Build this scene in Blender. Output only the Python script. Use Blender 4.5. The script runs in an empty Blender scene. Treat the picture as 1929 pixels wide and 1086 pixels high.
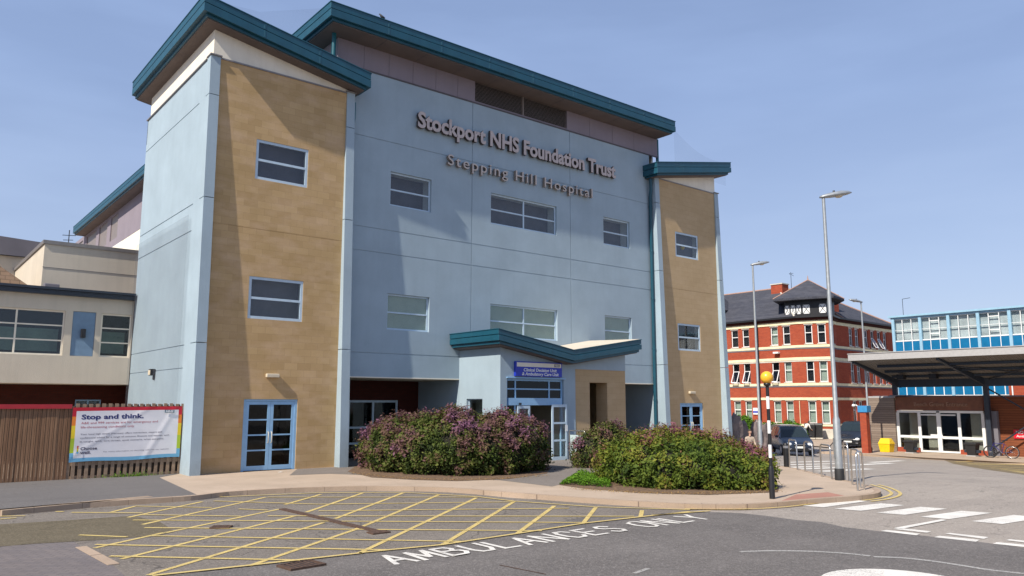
import bpy, bmesh, math, random
from math import sin, cos, radians, pi, atan2, sqrt
from mathutils import Vector, Matrix, noise
random.seed(7)
SC = bpy.context.scene
COL = SC.collection

# ------------------------------------------------------------------ camera, sky, sun
FPX, PW, PH = 1463.2, 1929.0, 1086.0
EYE = 2.13
RM = [(0.77645402, -0.6301715, 0.00174262),      # right
      (0.09297619, 0.11182297, -0.98936902),     # down
      (0.62327729, 0.76836157, 0.14541635)]      # forward
cam_d = bpy.data.cameras.new('camera'); cam = bpy.data.objects.new('camera', cam_d); COL.objects.link(cam)
cam_d.sensor_width = 36; cam_d.lens = 36 * FPX / PW; cam_d.clip_end = 3000; cam_d.clip_start = 0.1
_r, _d, _f = [Vector(v) for v in RM]
cam.matrix_world = Matrix(((_r.x, -_d.x, -_f.x, 0), (_r.y, -_d.y, -_f.y, 0), (_r.z, -_d.z, -_f.z, EYE), (0, 0, 0, 1)))
SC.camera = cam
SUN_AZ, SUN_EL = 10.5, 43.5          # direction the light travels in plan (from +X), elevation
LD = Vector((cos(radians(SUN_AZ)) * cos(radians(SUN_EL)), sin(radians(SUN_AZ)) * cos(radians(SUN_EL)), -sin(radians(SUN_EL))))
w = bpy.data.worlds.new('World'); SC.world = w; w.use_nodes = True
nt = w.node_tree; nt.nodes.clear()
sky = nt.nodes.new('ShaderNodeTexSky'); sky.sky_type = 'NISHITA'; sky.sun_disc = False
sky.sun_elevation = radians(SUN_EL); sky.sun_rotation = atan2(-LD.x, -LD.y)
sky.altitude = 0; sky.air_density = 1.0; sky.dust_density = .6; sky.ozone_density = 2.0
bg = nt.nodes.new('ShaderNodeBackground'); bg.inputs[1].default_value = 0.088
ow = nt.nodes.new('ShaderNodeOutputWorld')
# faint high haze streaks in the sky
tc = nt.nodes.new('ShaderNodeTexCoord'); mp = nt.nodes.new('ShaderNodeMapping'); mp.inputs['Scale'].default_value = (1.5, 1.5, 7)
ns = nt.nodes.new('ShaderNodeTexNoise'); ns.inputs['Scale'].default_value = 2.2; ns.inputs['Detail'].default_value = 5
cr = nt.nodes.new('ShaderNodeValToRGB'); cr.color_ramp.elements[0].position = .4; cr.color_ramp.elements[1].position = .85
cr.color_ramp.elements[0].color = (.66, .66, .66, 1); cr.color_ramp.elements[1].color = (.92, .92, .92, 1)
mx = nt.nodes.new('ShaderNodeMixRGB')
sx = nt.nodes.new('ShaderNodeSeparateXYZ'); gr = nt.nodes.new('ShaderNodeValToRGB'); nt.links.new(tc.outputs['Generated'], sx.inputs[0]); nt.links.new(sx.outputs[2], gr.inputs[0])
ge = gr.color_ramp.elements; ge[0].position = 0; ge[0].color = (.60, .71, .90, 1); ge[1].position = .62; ge[1].color = (.30, .425, .72, 1)
gk = ge.new(.14); gk.color = (.50, .63, .87, 1); gk = ge.new(.36); gk.color = (.37, .505, .80, 1)
hz = nt.nodes.new('ShaderNodeMixRGB'); hz.blend_type = 'MULTIPLY'; hz.inputs[0].default_value = 1; hz.inputs[2].default_value = (9.6, 9.6, 9.6, 1); nt.links.new(gr.outputs[0], hz.inputs[1]); nt.links.new(hz.outputs[0], mx.inputs[2])
tint = nt.nodes.new('ShaderNodeMixRGB'); tint.blend_type = 'MULTIPLY'; tint.inputs[0].default_value = 1; tint.inputs[2].default_value = (1.06, .97, 1.07, 1)
nt.links.new(tc.outputs['Generated'], mp.inputs[0]); nt.links.new(mp.outputs[0], ns.inputs[0]); nt.links.new(ns.outputs[0], cr.inputs[0])
nt.links.new(sky.outputs[0], tint.inputs[1]); nt.links.new(tint.outputs[0], mx.inputs[1]); nt.links.new(cr.outputs[0], mx.inputs[0])
nt.links.new(mx.outputs[0], bg.inputs[0]); nt.links.new(bg.outputs[0], ow.inputs[0])
sun_d = bpy.data.lights.new('sun', 'SUN'); sun_d.energy = 5.0; sun_d.angle = radians(0.55); sun_d.color = (1, .93, .82)
sun = bpy.data.objects.new('sun', sun_d); COL.objects.link(sun)
sun.rotation_mode = 'QUATERNION'; sun.rotation_quaternion = LD.to_track_quat('-Z', 'Y')
SC.view_settings.view_transform = 'Standard'; SC.view_settings.look = 'None'
SC.view_settings.exposure = 0.27; SC.view_settings.gamma = 1.0
SC.cycles.max_bounces = 8; SC.cycles.transparent_max_bounces = 16

# ------------------------------------------------------------------ ground shape and survey helpers
X1, X2, FALL = 24.0, 44.0, 0.045
def zg(x): return -FALL * min(max(x - X1, 0), X2 - X1)
def ray(px, py):
    a, b = (px - PW / 2) / FPX, (py - PH / 2) / FPX
    return _r * a + _d * b + _f
def G(px, py, off=0.0):
    z = 0
    for i in range(25):
        d = ray(px, py); t = (z + off - EYE) / d.z; p = d * t; z = zg(p.x)
    return Vector((p.x, p.y))
def onY(px, py, y):
    d = ray(px, py); p = d * (y / d.y); return Vector((p.x, p.y, p.z + EYE))
def onX(px, py, x):
    d = ray(px, py); p = d * (x / d.x); return Vector((p.x, p.y, p.z + EYE))

# ------------------------------------------------------------------ materials
def _n(nt, t, **k):
    n = nt.nodes.new(t)
    for a, b in k.items(): setattr(n, a, b)
    return n
def wallcoords(nt, scale=(1, 1, 1)):
    """position measured along the wall (u), up (v): u is x or y by which way the face looks"""
    g = _n(nt, 'ShaderNodeNewGeometry'); s = _n(nt, 'ShaderNodeSeparateXYZ'); nt.links.new(g.outputs['Position'], s.inputs[0])
    ns_ = _n(nt, 'ShaderNodeSeparateXYZ'); nt.links.new(g.outputs['True Normal'], ns_.inputs[0])
    ab = _n(nt, 'ShaderNodeMath', operation='ABSOLUTE'); nt.links.new(ns_.outputs[0], ab.inputs[0])
    gt = _n(nt, 'ShaderNodeMath', operation='GREATER_THAN'); nt.links.new(ab.outputs[0], gt.inputs[0]); gt.inputs[1].default_value = .75
    m = _n(nt, 'ShaderNodeMix'); m.data_type = 'FLOAT'
    nt.links.new(gt.outputs[0], m.inputs[0]); nt.links.new(s.outputs[0], m.inputs[2]); nt.links.new(s.outputs[1], m.inputs[3])
    c = _n(nt, 'ShaderNodeCombineXYZ'); nt.links.new(m.outputs[0], c.inputs[0]); nt.links.new(s.outputs[2], c.inputs[1])
    return c.outputs[0]
def pos(nt, scale=None):
    g = _n(nt, 'ShaderNodeNewGeometry')
    if scale is None: return g.outputs['Position']
    m = _n(nt, 'ShaderNodeMapping'); m.inputs['Scale'].default_value = scale; nt.links.new(g.outputs['Position'], m.inputs[0]); return m.outputs[0]
def noise_f(nt, vec, scale, detail=4, lo=.3, hi=.7, a=0., b=1., rough=.55):
    n = _n(nt, 'ShaderNodeTexNoise'); n.inputs['Scale'].default_value = scale; n.inputs['Detail'].default_value = detail; n.inputs['Roughness'].default_value = rough
    nt.links.new(vec, n.inputs['Vector'])
    r = _n(nt, 'ShaderNodeMapRange'); r.inputs[1].default_value = lo; r.inputs[2].default_value = hi; r.inputs[3].default_value = a; r.inputs[4].default_value = b
    nt.links.new(n.outputs[0], r.inputs[0]); return r.outputs[0]
def mixc(nt, fac, a, b, mode='MIX'):
    m = _n(nt, 'ShaderNodeMixRGB', blend_type=mode)
    for i, v in ((0, fac), (1, a), (2, b)):
        if hasattr(v, 'is_output') or hasattr(v, 'links'): nt.links.new(v, m.inputs[i])
        elif i == 0: m.inputs[0].default_value = v
        else: m.inputs[i].default_value = (*v, 1) if len(v) == 3 else v
    return m.outputs[0]
def bump(nt, h, strength=.3, dist=.01):
    b = _n(nt, 'ShaderNodeBump'); b.inputs['Strength'].default_value = strength; b.inputs['Distance'].default_value = dist
    nt.links.new(h, b.inputs['Height']); return b.outputs[0]
def newmat(name):
    m = bpy.data.materials.new(name); m.use_nodes = True; nt = m.node_tree
    return m, nt, nt.nodes['Principled BSDF']
def plain(name, col, rough=.6, metal=0., var=.12, scale=6, bs=0., spec=.5, streak=0., dark=None):
    m, nt, b = newmat(name)
    c = mixc(nt, noise_f(nt, pos(nt), scale, 5), tuple(x * (1 - var) for x in col), tuple(min(1, x * (1 + var)) for x in col))
    if streak:
        c = mixc(nt, noise_f(nt, pos(nt, (2.2, 2.2, .22)), 2.2, 5, .45, .8, 0, streak), c, dark or tuple(x * .55 for x in col))
    nt.links.new(c, b.inputs['Base Color'])
    b.inputs['Roughness'].default_value = rough; b.inputs['Metallic'].default_value = metal
    b.inputs['Specular IOR Level'].default_value = spec
    if bs: nt.links.new(bump(nt, noise_f(nt, pos(nt), scale * 12, 4), bs, .006), b.inputs['Normal'])
    return m
def render_mat(name, col, var=.07, streak=.25):
    m, nt, b = newmat(name); P = pos(nt)
    c = mixc(nt, noise_f(nt, P, .9, 6, .3, .7), tuple(x * (1 - var) for x in col), tuple(x * (1 + var) for x in col))
    c = mixc(nt, noise_f(nt, pos(nt, (3, 3, .16)), 1.6, 6, .48, .78, 0, streak), c, (col[0] * .72, col[1] * .74, col[2] * .74))
    c = mixc(nt, noise_f(nt, P, 14, 3, .62, .75, 0, .35), c, tuple(min(1, x * 1.18) for x in col))
    g = _n(nt, 'ShaderNodeSeparateXYZ'); nt.links.new(P, g.inputs[0])
    r = _n(nt, 'ShaderNodeMapRange'); r.inputs[1].default_value = -.5; r.inputs[2].default_value = .9; r.inputs[3].default_value = .5; r.inputs[4].default_value = 0; nt.links.new(g.outputs[2], r.inputs[0])
    n2 = noise_f(nt, P, 3, 5, .3, .7, .2, 1); mm = _n(nt, 'ShaderNodeMath', operation='MULTIPLY'); nt.links.new(r.outputs[0], mm.inputs[0]); nt.links.new(n2, mm.inputs[1])
    c = mixc(nt, mm.outputs[0], c, (.16, .15, .12))
    nt.links.new(c, b.inputs['Base Color']); b.inputs['Roughness'].default_value = .85; b.inputs['Specular IOR Level'].default_value = .25
    nt.links.new(bump(nt, noise_f(nt, P, 45, 5), .45, .008), b.inputs['Normal'])
    return m
def block_mat(name, cols, mortar, bw, bh, msize, var=.5, offs=.5, bs=.3, stain=.35, staincol=(.18, .14, .08)):
    m, nt, b = newmat(name); V = wallcoords(nt)
    t = _n(nt, 'ShaderNodeTexBrick'); t.offset = offs
    t.inputs['Scale'].default_value = 1; t.inputs['Brick Width'].default_value = bw; t.inputs['Row Height'].default_value = bh
    t.inputs['Mortar Size'].default_value = msize; t.inputs['Mortar Smooth'].default_value = .2
    t.inputs['Color1'].default_value = (*cols[0], 1); t.inputs['Color2'].default_value = (*cols[1], 1); t.inputs['Mortar'].default_value = (*mortar, 1)
    nt.links.new(V, t.inputs['Vector'])
    P = pos(nt)
    c = mixc(nt, noise_f(nt, P, .55, 6, .4, .72, 0, stain), t.outputs[0], staincol)
    c = mixc(nt, noise_f(nt, pos(nt, (1, 1, 2.2)), 1.3, 4, .45, .7, 0, var), c, cols[2])
    c = mixc(nt, noise_f(nt, P, 30, 3, .3, .7, 0, .12), c, tuple(x * .6 for x in cols[0]))
    nt.links.new(c, b.inputs['Base Color']); b.inputs['Roughness'].default_value = .88; b.inputs['Specular IOR Level'].default_value = .2
    nt.links.new(bump(nt, t.outputs[1], -bs, .006), b.inputs['Normal'])
    return m
def glass_mat(name, tintc=(.8, .85, .85), refl=.5, dark=0.0):
    m, nt, b = newmat(name); out = nt.nodes['Material Output']; nt.nodes.remove(b)
    tr = _n(nt, 'ShaderNodeBsdfTransparent'); tr.inputs[0].default_value = (*tintc, 1)
    gl = _n(nt, 'ShaderNodeBsdfGlossy'); gl.inputs['Roughness'].default_value = .03; gl.inputs[0].default_value = (.9, .93, .95, 1)
    lw = _n(nt, 'ShaderNodeLayerWeight'); lw.inputs[0].default_value = .5
    pw = _n(nt, 'ShaderNodeMath', operation='POWER'); pw.inputs[1].default_value = 4.0; nt.links.new(lw.outputs['Facing'], pw.inputs[0])
    ma = _n(nt, 'ShaderNodeMath', operation='MULTIPLY_ADD'); ma.inputs[1].default_value = .9; ma.inputs[2].default_value = .04 + refl * .2; nt.links.new(pw.outputs[0], ma.inputs[0])
    nt.links.new(bump(nt, noise_f(nt, pos(nt), 1.1, 2), .06, .02), gl.inputs['Normal'])
    mi = _n(nt, 'ShaderNodeMixShader'); nt.links.new(ma.outputs[0], mi.inputs[0]); nt.links.new(tr.outputs[0], mi.inputs[1]); nt.links.new(gl.outputs[0], mi.inputs[2])
    nt.links.new(mi.outputs[0], out.inputs[0]); return m
def asphalt(name, c0, c1, speck=.35, sc=1.0, crack=.0):
    m, nt, b = newmat(name); P = pos(nt)
    c = mixc(nt, noise_f(nt, P, .5 * sc, 6, .3, .7), c0, c1)
    c = mixc(nt, noise_f(nt, pos(nt, (.35, 1.2, 1)), .8, 5, .45, .75, 0, .35), c, tuple(x * .78 for x in c0))
    c = mixc(nt, noise_f(nt, P, 1.7, 3, .64, .72, 0, .4), c, tuple(x * .6 for x in c0))
    c = mixc(nt, noise_f(nt, pos(nt, (.12, 2.4, 1)), 1.1, 4, .52, .68, 0, .3), c, tuple(x * .7 for x in c0))
    c = mixc(nt, noise_f(nt, P, 9, 4, .35, .7, 0, .35), c, tuple(x * .72 for x in c0))
    c = mixc(nt, noise_f(nt, P, 24, 3, .52, .66, 0, speck * .8), c, tuple(x * 1.7 for x in c1))
    c = mixc(nt, noise_f(nt, P, 38, 2, .55, .72, 0, speck), c, tuple(x * 2.1 for x in c1))
    c = mixc(nt, noise_f(nt, P, 60, 2, .56, .7, 0, speck), c, tuple(x * .4 for x in c0))
    if crack:
        v = _n(nt, 'ShaderNodeTexVoronoi', feature='DISTANCE_TO_EDGE'); v.inputs['Scale'].default_value = .55
        wn = _n(nt, 'ShaderNodeTexNoise'); wn.inputs['Scale'].default_value = 1.5; nt.links.new(P, wn.inputs[0])
        va = _n(nt, 'ShaderNodeVectorMath', operation='ADD'); nt.links.new(P, va.inputs[0]); nt.links.new(wn.outputs[1], va.inputs[1])
        nt.links.new(va.outputs[0], v.inputs['Vector'])
        r = _n(nt, 'ShaderNodeMapRange'); r.inputs[1].default_value = 0; r.inputs[2].default_value = .012; r.inputs[3].default_value = crack; r.inputs[4].default_value = 0; nt.links.new(v.outputs[0], r.inputs[0])
        c = mixc(nt, r.outputs[0], c, (.02, .02, .02))
    nt.links.new(c, b.inputs['Base Color']); b.inputs['Roughness'].default_value = .9; b.inputs['Specular IOR Level'].default_value = .25
    nt.links.new(bump(nt, noise_f(nt, P, 55, 3), .5, .01), b.inputs['Normal'])
    return m
def slab_mat(name, c0, c1, joint, bw, bh, rot=0.):
    m, nt, b = newmat(name); mp_ = _n(nt, 'ShaderNodeMapping'); mp_.inputs['Rotation'].default_value = (0, 0, rot); nt.links.new(pos(nt), mp_.inputs[0])
    t = _n(nt, 'ShaderNodeTexBrick'); t.inputs['Scale'].default_value = 1; t.inputs['Brick Width'].default_value = bw; t.inputs['Row Height'].default_value = bh
    t.inputs['Mortar Size'].default_value = .006; t.inputs['Color1'].default_value = (*c0, 1); t.inputs['Color2'].default_value = (*c1, 1); t.inputs['Mortar'].default_value = (*joint, 1)
    nt.links.new(mp_.outputs[0], t.inputs[0])
    c = mixc(nt, noise_f(nt, pos(nt), .7, 6, .35, .75, 0, .6), t.outputs[0], tuple(x * .7 for x in c0))
    c = mixc(nt, noise_f(nt, pos(nt), 2.6, 4, .6, .7, 0, .35), c, tuple(x * .62 for x in c0))
    c = mixc(nt, noise_f(nt, pos(nt), 30, 3, .5, .75, 0, .35), c, tuple(x * .6 for x in c0))
    nt.links.new(c, b.inputs['Base Color']); b.inputs['Roughness'].default_value = .9; b.inputs['Specular IOR Level'].default_value = .2
    nt.links.new(bump(nt, noise_f(nt, pos(nt), 40, 3), .3, .005), b.inputs['Normal'])
    return m
def paint_mat(name, col, wear=.5, sc=9):
    m, nt, b = newmat(name); out = nt.nodes['Material Output']
    c = mixc(nt, noise_f(nt, pos(nt), 3, 5), tuple(x * .8 for x in col), col)
    nt.links.new(c, b.inputs['Base Color']); b.inputs['Roughness'].default_value = .8
    tr = _n(nt, 'ShaderNodeBsdfTransparent'); mi = _n(nt, 'ShaderNodeMixShader')
    f1 = noise_f(nt, pos(nt), sc * 5, 4, .52, .62, 0, 1, .7); f2 = noise_f(nt, pos(nt), .9, 4, .62 - wear * .35, .72, 0, 1)
    mm = _n(nt, 'ShaderNodeMath', operation='MULTIPLY'); nt.links.new(f1, mm.inputs[0]); nt.links.new(f2, mm.inputs[1])
    nt.links.new(mm.outputs[0], mi.inputs[0]); nt.links.new(b.outputs[0], mi.inputs[1]); nt.links.new(tr.outputs[0], mi.inputs[2]); nt.links.new(mi.outputs[0], out.inputs[0])
    return m
def wood_mat(name, c0, c1, plank, vertical=True, gap=.035):
    m, nt, b = newmat(name); V = wallcoords(nt); s = _n(nt, 'ShaderNodeSeparateXYZ'); nt.links.new(V, s.inputs[0])
    co = s.outputs[0] if vertical else s.outputs[1]
    dv = _n(nt, 'ShaderNodeMath', operation='DIVIDE'); nt.links.new(co, dv.inputs[0]); dv.inputs[1].default_value = plank
    fl = _n(nt, 'ShaderNodeMath', operation='FLOOR'); nt.links.new(dv.outputs[0], fl.inputs[0])
    fr = _n(nt, 'ShaderNodeMath', operation='FRACT'); nt.links.new(dv.outputs[0], fr.inputs[0])
    wn = _n(nt, 'ShaderNodeTexWhiteNoise', noise_dimensions='1D'); nt.links.new(fl.outputs[0], wn.inputs['W'])
    c = mixc(nt, wn.outputs[0], c0, c1)
    gr = noise_f(nt, pos(nt, (14, 14, .8) if vertical else (.8, .8, 22)), 3, 5, .35, .7, 0, .5)
    c = mixc(nt, gr, c, tuple(x * .5 for x in c0))
    c = mixc(nt, noise_f(nt, pos(nt), .8, 5, .45, .7, 0, .4), c, tuple(x * .65 for x in c1))
    lt = _n(nt, 'ShaderNodeMath', operation='LESS_THAN'); nt.links.new(fr.outputs[0], lt.inputs[0]); lt.inputs[1].default_value = gap / plank * .4
    c = mixc(nt, lt.outputs[0], c, (.012, .009, .007))
    nt.links.new(c, b.inputs['Base Color']); b.inputs['Roughness'].default_value = .8; b.inputs['Specular IOR Level'].default_value = .25
    return m
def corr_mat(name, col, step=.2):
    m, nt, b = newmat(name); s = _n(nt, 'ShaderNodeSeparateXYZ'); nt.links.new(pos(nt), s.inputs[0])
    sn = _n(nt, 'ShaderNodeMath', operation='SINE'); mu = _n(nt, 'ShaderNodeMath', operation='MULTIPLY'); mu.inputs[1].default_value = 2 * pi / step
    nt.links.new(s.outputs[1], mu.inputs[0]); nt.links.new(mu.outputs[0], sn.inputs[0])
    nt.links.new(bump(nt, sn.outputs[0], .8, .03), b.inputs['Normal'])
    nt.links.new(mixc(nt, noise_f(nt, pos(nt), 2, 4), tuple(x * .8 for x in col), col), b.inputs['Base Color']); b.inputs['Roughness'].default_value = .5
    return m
def leaf_mat(name, ramp):
    m, nt, b = newmat(name); at = _n(nt, 'ShaderNodeAttribute'); at.attribute_name = 'kind'
    r = _n(nt, 'ShaderNodeValToRGB'); e = r.color_ramp.elements
    e[0].position = ramp[0][0]; e[0].color = (*ramp[0][1], 1); e[1].position = ramp[-1][0]; e[1].color = (*ramp[-1][1], 1)
    for p, c in ramp[1:-1]:
        k = e.new(p); k.color = (*c, 1)
    nt.links.new(at.outputs['Fac'], r.inputs[0]); nt.links.new(r.outputs[0], b.inputs['Base Color'])
    b.inputs['Roughness'].default_value = .65; b.inputs['Specular IOR Level'].default_value = .18
    out = nt.nodes['Material Output']; tl = _n(nt, 'ShaderNodeBsdfTranslucent'); nt.links.new(r.outputs[0], tl.inputs[0])
    mi = _n(nt, 'ShaderNodeMixShader'); mi.inputs[0].default_value = .22; nt.links.new(b.outputs[0], mi.inputs[1]); nt.links.new(tl.outputs[0], mi.inputs[2]); nt.links.new(mi.outputs[0], out.inputs[0])
    return m

M = {}
M['blue'] = render_mat('blue_render', (.335, .42, .478), streak=.14)
M['stone'] = block_mat('tan_stone', ((.47, .315, .155), (.56, .385, .20), (.60, .42, .27)), (.36, .24, .12), .45, .225, .0035, .55, stain=.4, staincol=(.33, .22, .09), bs=.15)
M['stone_r'] = block_mat('tan_stone_pale', ((.47, .34, .195), (.50, .365, .215), (.55, .41, .265)), (.36, .25, .13), .45, .225, .0035, .3, stain=.25, staincol=(.30, .21, .10), bs=.12)
M['cream'] = plain('cream_panel', (.80, .74, .62), .7, var=.05, scale=1.5, streak=.2, dark=(.5, .43, .34))
M['teal'] = plain('teal_metal', (.004, .066, .105), .45, metal=.0, var=.12, scale=2.5, spec=.6, streak=.25, dark=(.02, .10, .12))
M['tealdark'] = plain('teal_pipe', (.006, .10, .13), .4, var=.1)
M['soffit'] = plain('soffit', (.13, .10, .09), .8, var=.12, scale=1.2)
M['purple'] = render_mat('mauve_panel', (.25, .215, .245), var=.06, streak=.2)
M['joint'] = plain('joint', (.10, .09, .10), .9, var=.1)
M['frame'] = plain('pale_blue_frame', (.48, .60, .70), .45, var=.06)
M['doorblue'] = plain('blue_door_frame', (.26, .46, .68), .42, var=.06)
M['coping'] = plain('coping_metal', (.24, .22, .21), .45, metal=.3, var=.1)
M['louvre'] = plain('louvre_metal', (.24, .20, .18), .5, metal=.2, var=.1)
M['glass'] = glass_mat('window_glass', (.82, .85, .86), .0)
M['glassdoor'] = glass_mat('door_glass', (.36, .38, .40), -.08)
M['blind'] = plain('brown_blind', (.17, .14, .155), .8, var=.12, scale=3)
M['blindpale'] = plain('pale_blind', (.56, .62, .50), .8, var=.08, scale=2)
M['dark'] = plain('dark_interior', (.018, .016, .018), .9, var=.3, scale=3)
M['interior'] = plain('interior_paint', (.50, .46, .36), .8, var=.06)
M['letters'] = plain('brushed_metal_letters', (.50, .42, .39), .5, metal=.1, var=.12, scale=8)
M['letterside'] = plain('shadowed_letter_sides', (.07, .055, .05), .5, metal=.2, var=.1)  # dark sides, with the shadow round the letters put into their colour
M['letterside_gold'] = plain('bronze_letter_sides', (.30, .24, .20), .4, metal=.4, var=.1)
M['lettersgold'] = plain('polished_letters', (.55, .42, .33), .25, metal=.75, var=.15, scale=8)
M['creamwall'] = render_mat('cream_render', (.60, .53, .43), var=.05, streak=.3)
M['greyroof'] = plain('grey_roof', (.16, .15, .17), .7, var=.1, scale=1)
M['tiles'] = block_mat('brown_roof_tiles', ((.26, .17, .11), (.20, .13, .09), (.30, .2, .14)), (.06, .04, .03), .3, .16, .01, .4, stain=.3)
M['net'] = None
def net_mat():
    m, nt, b = newmat('bird_net'); out = nt.nodes['Material Output']
    b.inputs['Base Color'].default_value = (.10, .11, .14, 1); b.inputs['Roughness'].default_value = .9
    tr = _n(nt, 'ShaderNodeBsdfTransparent'); mi = _n(nt, 'ShaderNodeMixShader')
    ch = _n(nt, 'ShaderNodeTexNoise'); ch.inputs['Scale'].default_value = 30; nt.links.new(pos(nt), ch.inputs[0])
    r = _n(nt, 'ShaderNodeMapRange'); r.inputs[3].default_value = .86; r.inputs[4].default_value = .96; nt.links.new(ch.outputs[0], r.inputs[0])
    nt.links.new(r.outputs[0], mi.inputs[0]); nt.links.new(b.outputs[0], mi.inputs[1]); nt.links.new(tr.outputs[0], mi.inputs[2]); nt.links.new(mi.outputs[0], out.inputs[0]); return m
M['net'] = net_mat()
M['redbrick'] = block_mat('red_brick', ((.33, .058, .027), (.42, .08, .035), (.25, .045, .026)), (.27, .12, .08), .23, .078, .006, .35, stain=.25, staincol=(.28, .05, .03))
M['brickshade'] = block_mat('shaded_brick', ((.06, .014, .010), (.085, .018, .012), (.045, .011, .009)), (.04, .022, .018), .23, .078, .008, .3, stain=.2, staincol=(.06, .02, .015))  # dark shade of the recesses put into this brick colour; eaves share it
M['slate'] = block_mat('slate_tiles', ((.055, .058, .075), (.075, .078, .095), (.10, .10, .115)), (.02, .02, .025), .3, .17, .008, .4, stain=.3, staincol=(.05, .05, .055))
M['stonecream'] = plain('cream_stone_band', (.80, .71, .46), .75, var=.12, scale=3)
M['stonelight'] = plain('stone_sill', (.56, .52, .44), .8, var=.12, scale=3)
M['white'] = plain('white_paint', (.78, .78, .76), .5, var=.05)
M['black'] = plain('black_paint', (.012, .012, .014), .45, var=.2)
M['ridge'] = plain('clay_ridge', (.36, .22, .17), .8, var=.15)
M['galv'] = plain('galvanised_steel', (.36, .38, .39), .45, metal=.5, var=.12, scale=9)
M['steel'] = plain('stainless_steel', (.55, .53, .50), .28, metal=.9, var=.08)
M['skyblue'] = plain('blue_panel', (.004, .14, .30), .35, var=.12, scale=2)
M['skyframe'] = plain('pale_blue_steel', (.28, .46, .58), .5, var=.08)
M['darksteel'] = plain('dark_steel', (.022, .03, .045), .45, var=.15)
M['canopyedge'] = plain('canopy_edge', (.40, .39, .385), .5, var=.06)
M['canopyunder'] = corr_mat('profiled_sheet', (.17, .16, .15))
M['timbergrey'] = wood_mat('weathered_cladding', (.22, .165, .13), (.33, .26, .21), .14, False, .03)
M['timberred'] = wood_mat('stained_cladding', (.27, .085, .035), (.20, .06, .028), .14, False, .03)
M['timberbrown'] = plain('brown_fascia_board', (.17, .065, .035), .6, var=.2, scale=3)
M['fence'] = wood_mat('fence_boards', (.25, .135, .075), (.36, .21, .12), .105, True, .03)
M['slat'] = plain('slat_wood', (.30, .205, .135), .85, var=.25, scale=7, streak=.3)
M['redpaint'] = plain('red_rail', (.42, .02, .03), .5, var=.1)
M['yellowp'] = plain('yellow_plastic', (.85, .55, .01), .4, var=.07)
M['amber'] = plain('amber_globe', (.90, .46, .03), .3, var=.05, spec=.6)
M['rubber'] = plain('rubber', (.015, .015, .016), .7, var=.2)
M['alloy'] = plain('alloy', (.4, .4, .42), .35, metal=.7, var=.1)
M['lamp'] = plain('headlamp', (.75, .78, .8), .15, var=.04, spec=.8)
M['carglass'] = plain('car_glass', (.02, .03, .035), .12, var=.1, spec=.35)
M['plate'] = plain('number_plate', (.7, .7, .66), .5, var=.03)
M['binplastic'] = plain('black_plastic', (.02, .02, .022), .5, var=.2)
M['rock'] = plain('standing_stone', (.17, .135, .125), .9, var=.35, scale=2.5, bs=.8)
M['iron'] = plain('rusty_iron', (.11, .065, .045), .7, metal=.3, var=.35, scale=12)
M['signblue'] = plain('blue_sign', (.012, .035, .42), .4, var=.06)
M['signred'] = plain('red_sign', (.62, .01, .03), .4, var=.05)
M['skin'] = plain('skin', (.5, .3, .22), .6, var=.05)
M['hair'] = plain('hair', (.05, .035, .025), .8, var=.2)
M['lightfit'] = plain('light_fitting', (.62, .54, .40), .45, var=.06)
M['soil'] = plain('soil', (.16, .10, .06), .95, var=.4, scale=9, bs=.8)
# ground
M['asph_old'] = asphalt('old_asphalt', (.165, .142, .122), (.215, .188, .16), .45, 1, .5)
M['asph_light'] = asphalt('pale_asphalt', (.30, .262, .228), (.36, .315, .27), .3, .8, .3)
M['asph_front'] = asphalt('front_asphalt', (.125, .113, .105), (.175, .158, .146), .5, 1.2)
M['asph_green'] = asphalt('mossy_asphalt', (.115, .095, .062), (.15, .125, .085), .5, 1.5)
M['asph_walk'] = asphalt('footway_asphalt', (.135, .125, .12), (.165, .152, .145), .25, 1)
M['asph_path'] = asphalt('path_asphalt', (.19, .165, .145), (.23, .2, .178), .25, 1)
M['pinkconc'] = slab_mat('pink_concrete', (.46, .36, .27), (.49, .385, .295), (.37, .29, .22), 1.8, 1.8)
M['tactile'] = slab_mat('red_tactile', (.40, .20, .15), (.44, .22, .17), (.30, .2, .15), .4, .4)
M['kerb'] = slab_mat('kerb_stone', (.40, .30, .22), (.46, .35, .26), (.18, .13, .10), .9, 5)
M['bricks_paver'] = slab_mat('block_paving', (.17, .15, .15), (.21, .18, .17), (.10, .09, .085), .2, .1, .7)
M['brownpave'] = slab_mat('brown_paving', (.20, .155, .09), (.24, .19, .12), (.12, .1, .06), .4, .2)
M['yellowline'] = paint_mat('yellow_marking', (.66, .50, .18), 1.25)
M['whiteline'] = paint_mat('white_marking', (.76, .72, .65), .7)
M['whiteworn'] = paint_mat('worn_white_marking', (.42, .40, .37), 2.0)

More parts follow.
